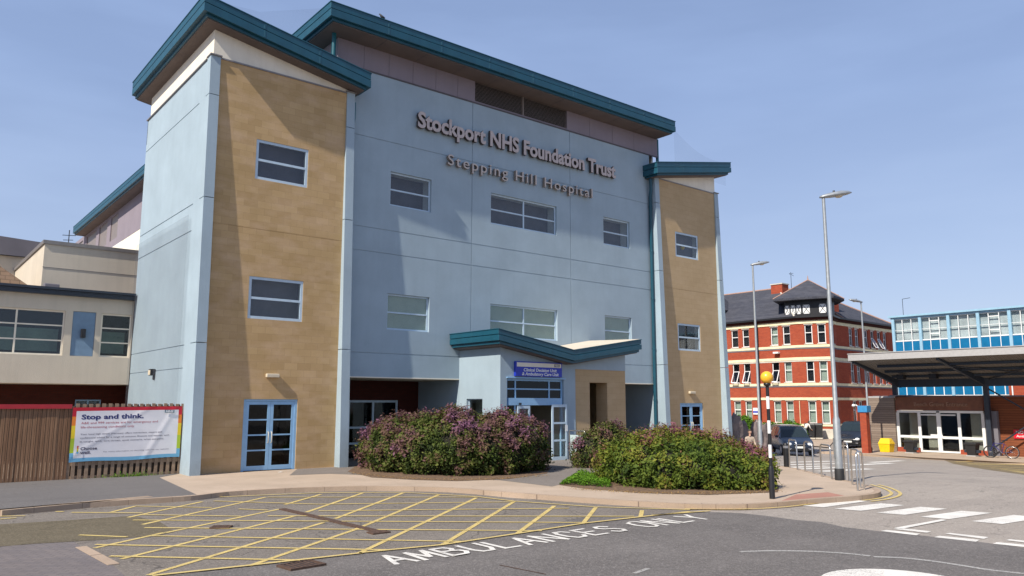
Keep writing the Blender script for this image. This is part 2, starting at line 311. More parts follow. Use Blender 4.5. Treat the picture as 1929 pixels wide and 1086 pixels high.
# ------------------------------------------------------------------ object helpers
def tag(o, label=None, cat=None, group=None, kind=None):
    if label: o['label'] = label
    if cat: o['category'] = cat
    if group: o['group'] = group
    if kind: o['kind'] = kind
    return o
def empty(name, loc=(0, 0, 0), rz=0, label=None, cat=None, group=None):
    o = bpy.data.objects.new(name, None); COL.objects.link(o); o.location = loc; o.rotation_euler = (0, 0, rz); o.empty_display_size = .3
    return tag(o, label, cat, group)
class MB:
    def __init__(s): s.v = []; s.f = []; s.sm = []; s.mi = []; s.k = 0
    def add(s, vs, fs, smooth=False):
        b = len(s.v); s.v += [tuple(v) for v in vs]
        for f in fs: s.f.append(tuple(b + i for i in f)); s.sm.append(smooth); s.mi.append(s.k)
        return s
    def box(s, x0, x1, y0, y1, z0, z1):
        return s.add([(x0, y0, z0), (x1, y0, z0), (x1, y1, z0), (x0, y1, z0), (x0, y0, z1), (x1, y0, z1), (x1, y1, z1), (x0, y1, z1)],
                     [(0, 3, 2, 1), (4, 5, 6, 7), (0, 1, 5, 4), (1, 2, 6, 5), (2, 3, 7, 6), (3, 0, 4, 7)])
    def hexa(s, p): # 8 points, bottom 4 ccw then top 4
        return s.add(p, [(0, 3, 2, 1), (4, 5, 6, 7), (0, 1, 5, 4), (1, 2, 6, 5), (2, 3, 7, 6), (3, 0, 4, 7)])
    def quad(s, *p): return s.add(p, [tuple(range(len(p)))])
    def prism(s, poly, z0, z1):
        n = len(poly)
        a = sum(poly[i][0] * poly[(i + 1) % n][1] - poly[(i + 1) % n][0] * poly[i][1] for i in range(n))
        if a < 0: poly = poly[::-1]
        fz0 = z0 if callable(z0) else (lambda p: z0); fz1 = z1 if callable(z1) else (lambda p: z1)
        return s.add([(p[0], p[1], fz0(p)) for p in poly] + [(p[0], p[1], fz1(p)) for p in poly],
                     [tuple(range(n - 1, -1, -1)), tuple(range(n, 2 * n))] + [(i, (i + 1) % n, n + (i + 1) % n, n + i) for i in range(n)])
    def tube(s, path, r, n=8, cap=True, smooth=True):
        path = [Vector(p) for p in path]; rs = r if isinstance(r, (list, tuple)) else [r] * len(path)
        up = None; rings = []
        for i, p in enumerate(path):
            t = (path[min(i + 1, len(path) - 1)] - path[max(i - 1, 0)]).normalized()
            if up is None: up = Vector((0, 0, 1)) if abs(t.z) < .9 else Vector((1, 0, 0))
            a = t.cross(up).normalized(); b_ = a.cross(t).normalized(); up = b_
            rings.append([p + a * cos(2 * pi * k / n) * rs[i] + b_ * sin(2 * pi * k / n) * rs[i] for k in range(n)])
        vs = [v for r_ in rings for v in r_]; fs = []
        for i in range(len(path) - 1):
            for k in range(n): fs.append((i * n + k, i * n + (k + 1) % n, (i + 1) * n + (k + 1) % n, (i + 1) * n + k))
        s.add(vs, fs, smooth)
        if cap:
            s.add(rings[0], [tuple(range(n - 1, -1, -1))]); s.add(rings[-1], [tuple(range(n))])
        return s
    def lathe(s, prof, c=(0, 0, 0), n=16, smooth=True):
        vs = [(c[0] + r * cos(2 * pi * k / n), c[1] + r * sin(2 * pi * k / n), c[2] + z) for r, z in prof for k in range(n)]
        fs = [(i * n + k, i * n + (k + 1) % n, (i + 1) * n + (k + 1) % n, (i + 1) * n + k) for i in range(len(prof) - 1) for k in range(n)]
        s.add(vs, fs, smooth)
        return s
    def build(s, name, mat, parent=None, label=None, bevel=0):
        me = bpy.data.meshes.new(name); me.from_pydata(s.v, [], s.f); 
        mats = mat if isinstance(mat, (list, tuple)) else [mat]
        for m in mats: me.materials.append(m)
        me.polygons.foreach_set('use_smooth', s.sm); me.polygons.foreach_set('material_index', s.mi); me.update()
        o = bpy.data.objects.new(name, me); COL.objects.link(o)
        if parent is not None: o.parent = parent
        if label: o['label'] = label
        if bevel:
            b = o.modifiers.new('bevel', 'BEVEL'); b.width = bevel; b.segments = 2; b.limit_method = 'ANGLE'
        return o
def children(o): return [c for c in bpy.data.objects if c.parent is o]
def copy_tree(o, parent=None):
    c = o.copy(); COL.objects.link(c); c.parent = parent
    for ch in children(o): copy_tree(ch, c)
    return c
def wallgrid(mb, ax, plane, u0, u1, v0, v1, rects, reveal=.14, sign=-1, top=None):
    """wall in plane ax(0:x=const,1:y=const), outward normal = sign*axis. rects: (u0,u1,v0,v1,depth); depth None = opening"""
    us = sorted(set([u0, u1] + [r[0] for r in rects] + [r[1] for r in rects])); us = [u for u in us if u0 <= u <= u1]
    vs = sorted(set([v0, v1] + [r[2] for r in rects] + [r[3] for r in rects])); vs = [v for v in vs if v0 <= v <= v1]
    def P(u, v, d):
        if top and abs(v - v1) < 1e-6: v = top(u)
        q = plane - sign * d
        return (q, u, v) if ax == 0 else (u, q, v)
    def cell(i, j):
        if i < 0 or j < 0 or i >= len(us) - 1 or j >= len(vs) - 1: return 0.0
        u = (us[i] + us[i + 1]) / 2; v = (vs[j] + vs[j + 1]) / 2; d = 0.0
        for r in rects:
            if r[0] < u < r[1] and r[2] < v < r[3]:
                if r[4] is None: return None
                d = max(d, r[4])
        return d
    D = {(i, j): cell(i, j) for i in range(-1, len(us)) for j in range(-1, len(vs))}
    flip = (ax == 0 and sign > 0) or (ax == 1 and sign < 0)
    def q(*p):
        mb.quad(*(p if flip else p[::-1]))
    for i in range(len(us) - 1):
        for j in range(len(vs) - 1):
            d = D[i, j]
            if d is not None: q(P(us[i], vs[j], d), P(us[i + 1], vs[j], d), P(us[i + 1], vs[j + 1], d), P(us[i], vs[j + 1], d))
            for di, dj in ((1, 0), (0, 1)):
                e = D[i + di, j + dj]
                if (i + di >= len(us) - 1) or (j + dj >= len(vs) - 1): continue
                da = reveal if d is None else d; de = reveal if e is None else e
                if da == de: continue
                if di: a, b = (us[i + 1], vs[j]), (us[i + 1], vs[j + 1])
                else: a, b = (us[i], vs[j + 1]), (us[i + 1], vs[j + 1])
                mb.quad(P(*a, da), P(*b, da), P(*b, de), P(*a, de))
    return mb
def PB(mb, ax, plane, sign, u0, u1, v0, v1, d0, d1):
    """box lying on a wall plane; d measured inwards"""
    a, b = plane - sign * d0, plane - sign * d1
    if ax == 0: mb.box(min(a, b), max(a, b), u0, u1, v0, v1)
    else: mb.box(u0, u1, min(a, b), max(a, b), v0, v1)
def window(parent, ax, plane, sign, u0, u1, v0, v1, vert=(), hor=(), depth=.10, ft=.05, blind='blind', blindd=.30, fm='frame', name='window', bars=None, glass='glass', roomside=True, bl=None):
    f = MB()
    d0, d1 = depth, depth + .06
    e = .003
    PB(f, ax, plane, sign, u0 + e, u0 + ft, v0 + e, v1 - e, d0, d1); PB(f, ax, plane, sign, u1 - ft, u1 - e, v0 + e, v1 - e, d0, d1)
    PB(f, ax, plane, sign, u0 + ft, u1 - ft, v1 - ft, v1 - e, d0, d1); PB(f, ax, plane, sign, u0 + ft, u1 - ft, v0 + e, v0 + ft, d0, d1)
    for u in vert: PB(f, ax, plane, sign, u - ft * .5, u + ft * .5, v0 + ft, v1 - ft, d0 + .004, d1 - .004)
    for v in hor: PB(f, ax, plane, sign, u0 + ft, u1 - ft, v - ft * .42, v + ft * .42, d0 + .002, d1 - .002)
    o = f.build(name, M[fm], parent)
    if bl: o['label'] = bl
    g = MB(); PB(g, ax, plane, sign, u0 + ft, u1 - ft, v0 + ft, v1 - ft, depth + .028, depth + .034); g.build('pane', M[glass], o)
    if blind:
        b = MB(); k = plane - sign * (depth + blindd)
        PB(b, ax, plane, sign, u0 - .25, u1 + .25, v0 - .25, v1 + .25, depth + blindd, depth + blindd + .02); b.build('blind', M[blind], o)
        if roomside:
            r = MB(); PB(r, ax, plane, sign, u0 - .02, u0, v0, v1, d1 + .01, depth + blindd - .005); PB(r, ax, plane, sign, u1, u1 + .02, v0, v1, d1 + .01, depth + blindd - .005)
            PB(r, ax, plane, sign, u0, u1, v1, v1 + .02, d1 + .01, depth + blindd - .005); PB(r, ax, plane, sign, u0, u1, v0 - .02, v0, d1 + .01, depth + blindd - .005)
            r.build('reveal', M['white'], o)
    return o
def text_mesh(body, size=1.0, extrude=.02, offset=0., spacing=1.0, shear=0., res=3):
    c = bpy.data.curves.new('txt', 'FONT'); c.body = body; c.size = size; c.extrude = extrude; c.offset = offset; c.space_character = spacing; c.resolution_u = res; c.shear = shear
    o = bpy.data.objects.new('txt', c); COL.objects.link(o); bpy.context.view_layer.update()
    me = bpy.data.meshes.new_from_object(o.evaluated_get(bpy.context.evaluated_depsgraph_get()))
    vs = [v.co.copy() for v in me.vertices]; fs = [tuple(p.vertices) for p in me.polygons]
    bpy.data.objects.remove(o); bpy.data.curves.remove(c); bpy.data.meshes.remove(me)
    return vs, fs
def lettering(name, body, mat, parent, origin, right, up, width=None, height=None, depth=.02, offset=0., spacing=1., shear=0., out=None, label=None, z=None, flat=False):
    """text laid on a surface: origin = lower left, right/up unit vectors; fitted to width and cap height"""
    vs, fs = text_mesh(body, 1., 0 if flat else .5, offset, spacing, shear)
    x0 = min(v.x for v in vs); x1 = max(v.x for v in vs); H = .69
    sx = width / (x1 - x0) if width else height / H; sy = height / H if height else sx
    right = Vector(right); up = Vector(up); out = Vector(out) if out else right.cross(up)
    mb = MB(); pts = [Vector(origin) + right * ((v.x - x0) * sx) + up * (v.y * sy) + out * ((v.z + .5) * depth) for v in vs]
    if z: pts = [Vector((p.x, p.y, z(p.x))) for p in pts]
    mb.add(pts, fs)
    o = mb.build(name, mat, parent)
    if label: o['label'] = label
    return o
def drape(mb_polys, dz, name, mat, thick=None, label=None):
    """flat ground sheets following the fall of the ground"""
    bm = bmesh.new()
    for poly in mb_polys:
        vs = [bm.verts.new((p[0], p[1], 0)) for p in poly]
        try: bm.faces.new(vs)
        except ValueError: pass
    for xb in (X1, X2):
        bmesh.ops.bisect_plane(bm, geom=bm.verts[:] + bm.edges[:] + bm.faces[:], plane_co=(xb, 0, 0), plane_no=(1, 0, 0))
    bmesh.ops.triangulate(bm, faces=bm.faces[:])
    for f in bm.faces:
        if f.normal.z < 0: f.normal_flip()
    for v in bm.verts: v.co.z = zg(v.co.x) + dz
    if thick:
        r = bmesh.ops.extrude_face_region(bm, geom=bm.faces[:])
        for e in r['geom']:
            if isinstance(e, bmesh.types.BMVert): e.co.z -= 0
        low = [e for e in r['geom'] if isinstance(e, bmesh.types.BMVert)]
        # the extruded copy becomes the top; sink the original
        ls = set(low)
        for v in bm.verts:
            if v not in ls: v.co.z -= thick
        bmesh.ops.recalc_face_normals(bm, faces=bm.faces[:])
    me = bpy.data.meshes.new(name); bm.to_mesh(me); bm.free(); me.materials.append(mat)
    o = bpy.data.objects.new(name, me); COL.objects.link(o); o['kind'] = 'structure'
    if label: o['label'] = label
    return o
def strip(p, q, wd):
    p = Vector(p[:2]); q = Vector(q[:2]); d = (q - p).normalized(); n = Vector((-d.y, d.x)) * wd / 2
    return [p - n, q - n, q + n, p + n]
def ribbon(pts, wd, off=0.):
    out = []; pts = [Vector(p[:2]) for p in pts]; L = []; R = []
    for i, p in enumerate(pts):
        d = (pts[min(i + 1, len(pts) - 1)] - pts[max(i - 1, 0)]).normalized(); n = Vector((-d.y, d.x))
        L.append(p + n * (off - wd / 2)); R.append(p + n * (off + wd / 2))
    return [[L[i], L[i + 1], R[i + 1], R[i]] for i in range(len(pts) - 1)]
def smooth_path(pts, k=4):
    pts = [Vector(p) for p in pts]; out = []
    for i in range(len(pts) - 1):
        p0 = pts[max(i - 1, 0)]; p1 = pts[i]; p2 = pts[i + 1]; p3 = pts[min(i + 2, len(pts) - 1)]
        for j in range(k):
            t = j / k
            out.append(.5 * ((2 * p1) + (p2 - p0) * t + (2 * p0 - 5 * p1 + 4 * p2 - p3) * t * t + (3 * p1 - p0 - 3 * p2 + p3) * t ** 3))
    out.append(pts[-1]); return out
# ------------------------------------------------------------------ ground, roads and pavements
RZ = -0.11
def big(x0, x1, y0, y1): return [(x0, y0), (x1, y0), (x1, y1), (x0, y1)]
drape([big(-600, 700, -500, 900)], RZ - .02, 'ground', M['asph_light'])
drape([big(-60, 90, -40, 70)], RZ, 'road', M['asph_light'])
# darker surfacing of the front carriageway
R_ = lambda x, y: G(x, y, RZ)
edge = [R_(1150, 948), R_(1331, 965), R_(1396, 967.5), R_(1440, 972), R_(1497, 980), R_(1545, 984), R_(1592, 994), R_(1660, 1002), R_(1730, 1009), R_(1840, 1021), R_(1929, 1033)]
e_last = edge[-1]
drape([[Vector((-60, -39)), Vector((40, -39)), Vector((24, 2.0))] + edge[::-1] + [R_(1100, 975), R_(900, 1016), R_(700, 1041), R_(480, 1064), R_(250, 1098), Vector((2.2, 8)), Vector((-60, 5))]], RZ + .004, 'front_carriageway', M['asph_front'])
drape([[R_(250, 1098), R_(480, 1064), R_(700, 1041), R_(900, 1016), R_(1100, 975), edge[1], edge[0], R_(960, 939), R_(850, 927), R_(600, 925), R_(370, 940), R_(200, 951), R_(0, 966), Vector((-40, 24.0)), Vector((-60, 5)), Vector((2.2, 8))]], RZ + .0062, 'ambulance_bay_surface', M['asph_old'])
drape([[R_(-500, 1020), R_(0, 989), R_(120, 982), R_(250, 973), R_(300, 984), R_(330, 1003), R_(300, 1010), R_(180, 1019), R_(60, 1026), R_(-500, 1080)]], RZ + .0105, 'asphalt_patch', M['asph_green'])
drape([[R_(-600, 1085), R_(0, 1031), R_(140, 1022), R_(152, 1031), R_(213, 1067), R_(250, 1100), R_(260, 1400), R_(-600, 1500)]], RZ + .0105, 'block_paving', M['bricks_paver'])
# shallow flush edging stones by the block paving
mbk = MB(); a, b_ = R_(152, 1032), R_(215, 1066); 
for k in range(2):
    p = a.lerp(b_, k * .5 + .005); q = a.lerp(b_, k * .5 + .49); s_ = strip(p, q, .15); mbk.prism([tuple(v) for v in s_], RZ - .05, RZ + .018)
o = mbk.build('edging_stone', M['kerb']); tag(o, kind='structure')
# pavement
front = [(-260, 985), (0, 961.5), (120, 951), (240, 942.5), (330, 937), (374, 933.5), (430, 927), (520, 921.5), (600, 918.5), (680, 917), (760, 917.5), (850, 920), (955, 928), (1060, 936), (1180, 944), (1290, 950), (1380, 951), (1450, 948), (1540, 940.5), (1600, 936), (1645, 931), (1657, 927), (1655, 922), (1639, 916), (1600, 907), (1560, 898), (1498, 882)]
fr = [G(*p) for p in front]
fr = [Vector((-60, fr[0].y + (fr[0].y - fr[1].y) / (fr[0].x - fr[1].x) * (-60 - fr[0].x)))] + fr
tail = [Vector((24.6, 15.9)), Vector((30.0, 20.6)), Vector((35.5, 24.5)), Vector((38.0, 32.0)), Vector((38.5, 70.0))]
frs = smooth_path(fr, 3)
pav = frs + tail + [Vector((-60, 70))]
drape([pav], 0.0, 'pavement', M['pinkconc'])
kb = MB(); line = frs + smooth_path([frs[-1]] + tail, 3)[1:]
for i in range(len(line) - 1):
    p, q = line[i], line[i + 1]
    if (q - p).length < 1e-4: continue
    d = (q - p).normalized(); n = Vector((-d.y, d.x))
    pp = [p - n * .02, q - n * .02, q + n * .13, p + n * .13]
    for v in pp: pass
    z = [zg(v.x) for v in pp]
    kb.hexa([(pp[k].x, pp[k].y, z[k] - .3) for k in range(4)] + [(pp[k].x, pp[k].y, z[k] + .006) for k in range(4)])
tag(kb.build('kerb', M['kerb']), kind='structure')
# asphalt footway on the left, dark strip and path along the building
A = lambda x, y: G(x, y)
def lerp_line(px): return A(*px)
ul = [p for p in frs if p.x < A(374, 933.5).x + .05]
inner = [Vector((p.x, p.y + .14)) for p in ul]
drape([inner + [A(300, 900), A(338, 893), Vector((7.4, 26)), Vector((-60, 26))]], .004, 'footway', M['asph_walk'])
drape([[A(545, 896), A(560, 884), Vector((12.2, 24.0)), Vector((12.4, 27.8)), Vector((28.4, 27.8)), Vector((28.6, 23)), A(1150, 893), A(1060, 912), A(1040, 917), A(940, 905), A(860, 903), A(700, 896), A(620, 893)]], .004, 'path', M['asph_path'])
drape([[A(1465, 947), A(1540, 939), A(1592, 935), A(1560, 928), A(1500, 932)]], .004, 'tactile_paving', M['tactile'])
# planting beds
drape([[A(655, 889), A(700, 900), A(790, 905), A(860, 907), A(960, 903), A(1030, 893), A(1035, 885), Vector((17.5, 20.9)), Vector((13.4, 23.6)), Vector((12.6, 23.8))]], .009, 'planting_bed', M['soil'])
drape([[A(1052, 914), A(1100, 921), A(1200, 929), A(1330, 933), A(1465, 928), A(1468, 917), Vector((21.5, 14.5)), Vector((24, 17.5)), Vector((22, 20)), Vector((19.5, 18.5)), A(1110, 898)]], .009, 'planting_bed', M['soil'])
# far pavement by the entrance, brick hospital forecourt
drape([[Vector((46.2, 26.5)), Vector((46.0, 20)), Vector((46.0, 16.5)), Vector((46.5, 5)), Vector((56, 5)), Vector((56, 27.0))]], 0.0, 'pavement', M['pinkconc'])
k2 = MB(); k2.box(46.1, 46.25, 5, 26.5, -1.3, -.895); tag(k2.build('kerb', M['kerb']), kind='structure')
drape([[Vector((52, 29)), Vector((60, 33)), Vector((80, 33)), Vector((80, 60)), Vector((60, 60)), Vector((57, 40))]], -.04, 'pavement', M['pinkconc'])
drape([[R_(1780, 868), R_(1929, 862), R_(2100, 870), R_(2100, 915), R_(1929, 895), R_(1850, 884)]], RZ + .006, 'brown_paving', M['brownpave'])
ln = []
for k in range(6):
    a_ = R_(1800 + k * 22, 871 + k * 3.6); b2 = R_(1960 + k * 30, 869 + k * 8.5); ln.append(strip(a_, b2, .26))
drape(ln, RZ + .011, 'road_marking', M['yellowline'])

# ---- road markings
Z1 = lambda x, y: R_(x / 2.756, 880 + y / 2.756)
Z2 = lambda x, y: R_(600 + x / 2.756, 880 + y / 2.756)
Z3 = lambda x, y: R_(1229 + x / 2.756, 850 + y / 2.756)
yl = []
W_ = .088
segs = [(Z1(490, 425), Z1(850, 345)), (Z1(630, 482), Z1(1530, 258)), (Z1(770, 566), Z1(1680, 292)), (Z1(1290, 520), Z1(1840, 330)),
        (Z2(210, 452), Z2(820, 163)), (Z2(640, 410), Z2(1015, 183)), (Z2(1030, 350), Z2(1225, 205)), (Z2(1372, 298), Z2(1440, 213)), (Z2(1672, 262), Z2(1680, 228)),
        (Z1(860, 345), Z1(1450, 222)), (Z1(1480, 198), Z1(1665, 145)), (Z1(1590, 238), Z1(1885, 137)), (Z1(1740, 272), Z2(440, 137)), (Z1(1840, 330), Z2(630, 145)),
        (Z1(740, 302), Z1(1380, 160)), (Z1(665, 265), Z1(1050, 183)), (Z1(575, 238), Z1(710, 205)), (Z1(370, 240), Z1(740, 243)),
        (Z1(410, 358), Z1(660, 368)), (Z1(290, 235), Z1(330, 236)), (Z1(0, 275), Z1(85, 268)), (Z1(0, 260), Z1(130, 258)),
        (Z1(495, 408), Z2(360, 436)), (Z1(570, 468), Z1(1560, 490)), (Z1(790, 362), Z2(740, 392)), (Z1(750, 320), Z2(1160, 336)), (Z1(690, 280), Z2(1400, 293)),
        (Z1(745, 252), Z1(1250, 260)), (Z1(1390, 258), Z2(1640, 260)), (Z1(700, 207), Z1(1100, 215)), (Z1(1240, 222), Z1(1390, 228)), (Z2(0, 232), Z2(1300, 218)), (Z1(1110, 180), Z2(0, 197)), (Z2(0, 197), Z2(1015, 185)),
        (Z1(1390, 160), Z2(820, 160)),
        (Z1(790, 572), Z1(1300, 517)), (Z1(1300, 517), Z1(1880, 452)), (Z1(1880, 452), Z2(210, 452)), (Z2(210, 452), Z2(640, 410)), (Z2(640, 410), Z2(1040, 350)), (Z2(1040, 350), Z2(1380, 297)), (Z2(1380, 297), Z2(1670, 264)), (Z2(1670, 264), Z2(1929, 236)), (Z3(0, 338), Z3(300, 315)),
        (Z1(1140, 160), Z2(0, 138)), (Z2(0, 138), Z2(440, 136)), (Z2(440, 136), Z2(820, 158)), (Z2(820, 158), Z2(1015, 182)), (Z2(1015, 182), Z2(1440, 212)), (Z2(1440, 212), Z2(1929, 226))]
lay = [0, 1, 2]
A_ = [strip(a, b, W_) for a, b in segs[:17]]; B_ = [strip(a, b, W_ * .9) for a, b in segs[17:35]]; C_ = [strip(a, b, W_ * .9) for a, b in segs[35:]]
drape(A_, RZ + .013, 'road_marking', M['yellowline']); drape(B_, RZ + .017, 'road_marking', M['yellowline']); drape(C_, RZ + .021, 'road_marking', M['yellowline'])
# double yellow lines round the kerb nose
nose = smooth_path([R_(1290, 961), R_(1400, 961.5), R_(1480, 957), R_(1540, 950)], 3)
drape(ribbon(nose, .07, 0) , RZ + .025, 'road_marking', M['yellowline'])
for off in (-.0, -.2):
    nn = smooth_path([R_(1625, 944), R_(1655, 940), R_(1676, 934), R_(1678, 928), R_(1662, 920), R_(1640, 914)], 4)
    drape(ribbon(nn, .08, off), RZ + .013, 'road_marking', M['yellowline'])
# zebra crossing
zb = []
zl = [[(15.93, 9.68), (16.1, 9.17), (17.93, 9.1), (17.8, 9.54)], [(16.08, 8.92), (16.2, 8.39), (17.84, 8.24), (17.76, 8.72)], [(16.17, 8.05), (16.32, 7.55), (17.95, 7.4), (17.84, 7.9)],
      [(16.28, 7.23), (16.4, 6.74), (18.02, 6.56), (17.85, 7.08)], [(16.45, 6.36), (16.53, 5.86), (18.1, 5.66), (18.05, 6.17)], [(16.55, 5.5), (16.65, 5.0), (18.2, 4.8), (18.12, 5.3)], [(16.65, 4.6), (16.75, 4.1), (18.3, 3.9), (18.2, 4.4)]]
drape(zl, RZ + .009, 'zebra_crossing', M['whiteline'])
zz = [[Z3(1395, 393), Z3(1530, 362), Z3(1325, 402), Z3(1270, 408)]]
for q in ([(1185, 418), (1215, 412), (1392, 432), (1370, 440)], [(1250, 408), (1285, 402), (1448, 420), (1425, 427)], [(1255, 403), (1500, 358), (1530, 362), (1300, 407)],
          [(1462, 450), (1490, 443), (1700, 464), (1680, 474)], [(1520, 432), (1545, 428), (1745, 450), (1722, 459)], [(1768, 484), (1790, 476), (2000, 496), (1990, 508)], [(1835, 466), (1855, 461), (2000, 475), (2000, 486)]):
    zz.append([Z3(*p) for p in q])
drape(zz[1:3] + zz[4:], RZ + .009, 'road_marking', M['whiteline']); drape([zz[3]], RZ + .013, 'road_marking', M['whiteline'])
# far crossing beyond the bollard
fz = []
for k, (x0, y0, x1, y1) in enumerate([(1487, 881.5, 1560, 878.5), (1478, 876.5, 1600, 873.8), (1503, 884.5, 1590, 881.2), (1545, 889, 1640, 884), (1600, 877.5, 1680, 873.2), (1480, 871.8, 1570, 869.5), (1640, 872, 1700, 868.5), (1490, 865, 1522, 866.5)]):
    fz.append(strip(R_(x0, y0), R_(x1, y1), .42))
drape(fz[:7], RZ + .009, 'zebra_crossing', M['whiteline'])
drape([strip(R_(1520, 842), R_(1558, 842), .3), strip(R_(1545, 849), R_(1560, 850), .3)], RZ + .009, 'road_marking', M['whiteline'])
# worn white arcs and the roundabout
arc = smooth_path([Z3(455, 526), Z3(600, 521), Z3(800, 523), Z3(1000, 534), Z3(1130, 548)], 4)
drape(ribbon(arc, .09), RZ + .009, 'road_marking', M['whiteworn'])
arc = smooth_path([Z3(1150, 552), Z3(1300, 558), Z3(1450, 574), Z3(1610, 598), Z3(1750, 620), Z3(1929, 640)], 4)
drape(ribbon(arc, .09), RZ + .009, 'road_marking', M['whiteworn'])
drape([strip(Z2(1640, 556), Z2(1712, 530), .07)], RZ + .009, 'road_marking', M['whiteworn'])
rc = R_(1568, 1092); drape([[rc + Vector((cos(t * pi / 16) * .95 , sin(t * pi / 16) * .95)) + Vector((.35,-.72)) for t in range(32)]], RZ + .009, 'roundabout_marking', M['whiteline'])
drape([strip(Z2(940, 512), Z2(1180, 560), .03)], RZ + .009, 'road_crack', M['iron'])
ST = {'A': [[(0, 0), (.5, 1)], [(.5, 1), (1, 0)], [(.2, .36), (.8, .36)]], 'M': [[(0, 0), (.08, 1)], [(.08, 1), (.5, .25)], [(.5, .25), (.92, 1)], [(.92, 1), (1, 0)]],
      'B': [[(0, 0), (0, 1)], [(0, 1), (.6, .97), (.8, .77), (.6, .55), (0, .53)], [(.5, .54), (.85, .46), (.95, .26), (.7, .03), (0, 0)]], 'U': [[(0, 1), (0, .3), (.2, .03), (.7, .03), (.95, .3), (.95, 1)]],
      'L': [[(0, 1), (0, 0)], [(0, .03), (.85, .03)]], 'N': [[(0, 0), (0, 1)], [(0, 1), (.95, 0)], [(.95, 0), (.95, 1)]], 'C': [[(.92, .78), (.7, .98), (.25, .98), (.02, .7), (.02, .3), (.25, .02), (.7, .02), (.92, .22)]],
      'E': [[(0, 0), (0, 1)], [(0, .97), (.85, .97)], [(0, .52), (.75, .52)], [(0, .03), (.85, .03)]], 'S': [[(.88, .82), (.65, .98), (.25, .98), (.05, .77), (.25, .56), (.7, .46), (.92, .24), (.7, .02), (.25, .02), (.03, .18)]],
      'O': [[(.5, .99), (.15, .9), (.0, .5), (.15, .1), (.5, .01), (.85, .1), (1, .5), (.85, .9), (.5, .99)]], 'Y': [[(0, 1), (.5, .5)], [(1, 1), (.5, .5)], [(.5, .5), (.5, 0)]], ' ': []}
cx_ = 5.84; lw = .345; adv = .484
for w_i, chx in enumerate('AMBULANCES ONLY'):
    q = MB(); lay_ = 0
    for stk in ST[chx]:
        for a_, b2 in zip(stk[:-1], stk[1:]):
            pa = Vector((cx_ + a_[0] * lw, 9.73 - .012 * (cx_ - 5.9) + a_[1] * .64)); pb = Vector((cx_ + b2[0] * lw, 9.73 - .012 * (cx_ - 5.9) + b2[1] * .64))
            dd = (pb - pa).normalized(); nn = Vector((-dd.y, dd.x)); th = .041 if abs(dd.y) > abs(dd.x) else .037
            pa = pa - dd * .02; pb = pb + dd * .02; z_ = RZ + .0115 + lay_ * .0011; lay_ += 1
            q.quad((pa.x - nn.x * th, pa.y - nn.y * th, z_), (pb.x - nn.x * th, pb.y - nn.y * th, z_), (pb.x + nn.x * th, pb.y + nn.y * th, z_), (pa.x + nn.x * th, pa.y + nn.y * th, z_))
    if q.v: tag(q.build('road_lettering', M['whiteline']), kind='structure')
    cx_ += adv if chx != ' ' else adv * .75
# drain channel and gullies
ch = MB(); p, q = Z1(1465, 222), Z2(330, 345); ch.prism([tuple(v) for v in strip(p, q, .15)], RZ - .02, RZ + .026)
o = ch.build('drain_channel', M['iron']); tag(o, 'long rusty slotted drain channel across the yellow hatched bay', 'drain')
ch = MB(); c_ = Z2(312, 345); ch.box(c_.x - .17, c_.x + .17, c_.y - .12, c_.y + .12, RZ - .02, RZ + .03); oc = ch.build('cover', M['iron'], o)
def gully(cx, cy, sx, sy, rz, label):
    e = empty('drain_grate', (cx, cy, RZ), rz, label, 'drain grate')
    f = MB(); t = .035
    f.box(-sx, sx, -sy, -sy + t, -.03, .034); f.box(-sx, sx, sy - t, sy, -.03, .034); f.box(-sx, -sx + t, -sy + t, sy - t, -.03, .033); f.box(sx - t, sx, -sy + t, sy - t, -.03, .033)
    f.build('frame', M['iron'], e); g = MB(); n = 7
    for k in range(n):
        x = -sx + t + (k + .5) * (2 * sx - 2 * t) / n; g.box(x - .014, x + .014, -sy + t, sy - t, -.03, .03)
    g.build('grating', M['iron'], e)
    b = MB(); b.box(-sx + t, sx - t, -sy + t, sy - t, .022, .0235); b.build('pit', M['dark'], e)
c_ = Z1(1148, 318); gully(c_.x, c_.y, .17, .13, -.6, 'small rusty drain grate in the middle of the yellow hatching')
c_ = Z1(1565, 517); gully(c_.x, c_.y, .27, .2, .1, 'rusty drain grate on the near edge of the hatched bay')
#@@BUILD
# ------------------------------------------------------------------ main hospital building
YF, YT = 24.42, 24.12            # facade plane, tower stone plane
TL0, TL1, TR0, TR1 = 7.56, 12.0, 28.78, 33.2
FW = .31
FTOP = 13.0
GV = [11.68, 8.33, 7.46, 3.84]   # groove heights
UND = 2.97                       # underside of the facade over the recess
B = empty('hospital_building', (20.4, 24.4, 0), 0, 'pale blue rendered hospital block with tan stone stair towers and teal roofs', 'building')
B.location = (0, 0, 0)
gw = .016
def grooves_h(u0, u1, zs): return [(u0, u1, z - gw, z + gw, .02) for z in zs]
# facade
WINS = [(14.02, 15.82), (18.70, 22.31), (25.2, 26.97)]
wz = [(9.29, 10.58), (4.71, 6.02)]
rects = grooves_h(12.33, 28.47, GV) + [(17.74 - gw, 17.74 + gw, UND, 14.17, .02), (23.12 - gw, 23.12 + gw, UND, 14.17, .02)]
for a, b in WINS:
    for c, d in wz: rects.append((a, b, c, d, None))
m = wallgrid(MB(), 1, YF, 12.33, 28.47, UND, 14.17, rects, .16)
m.quad((12.33, YF, UND), (28.47, YF, UND), (28.47, 27.8, UND), (12.33, 27.8, UND))   # soffit of the recess
m.box(12.33, 28.47, YF + .95, YF + 1.0, UND + .01, 14.1)
m.build('wall', M['blue'], B)
mb = MB(); mb.box(12.34, 28.46, YF - .012, YF + .004, UND, UND + .035); mb.build('drip_edge', M['cream'], B)
mb = MB(); mb.box(12.34, 28.46, YF + .001, 27.7, UND - .012, UND - .002); mb.build('ceiling', M['interior'], B)
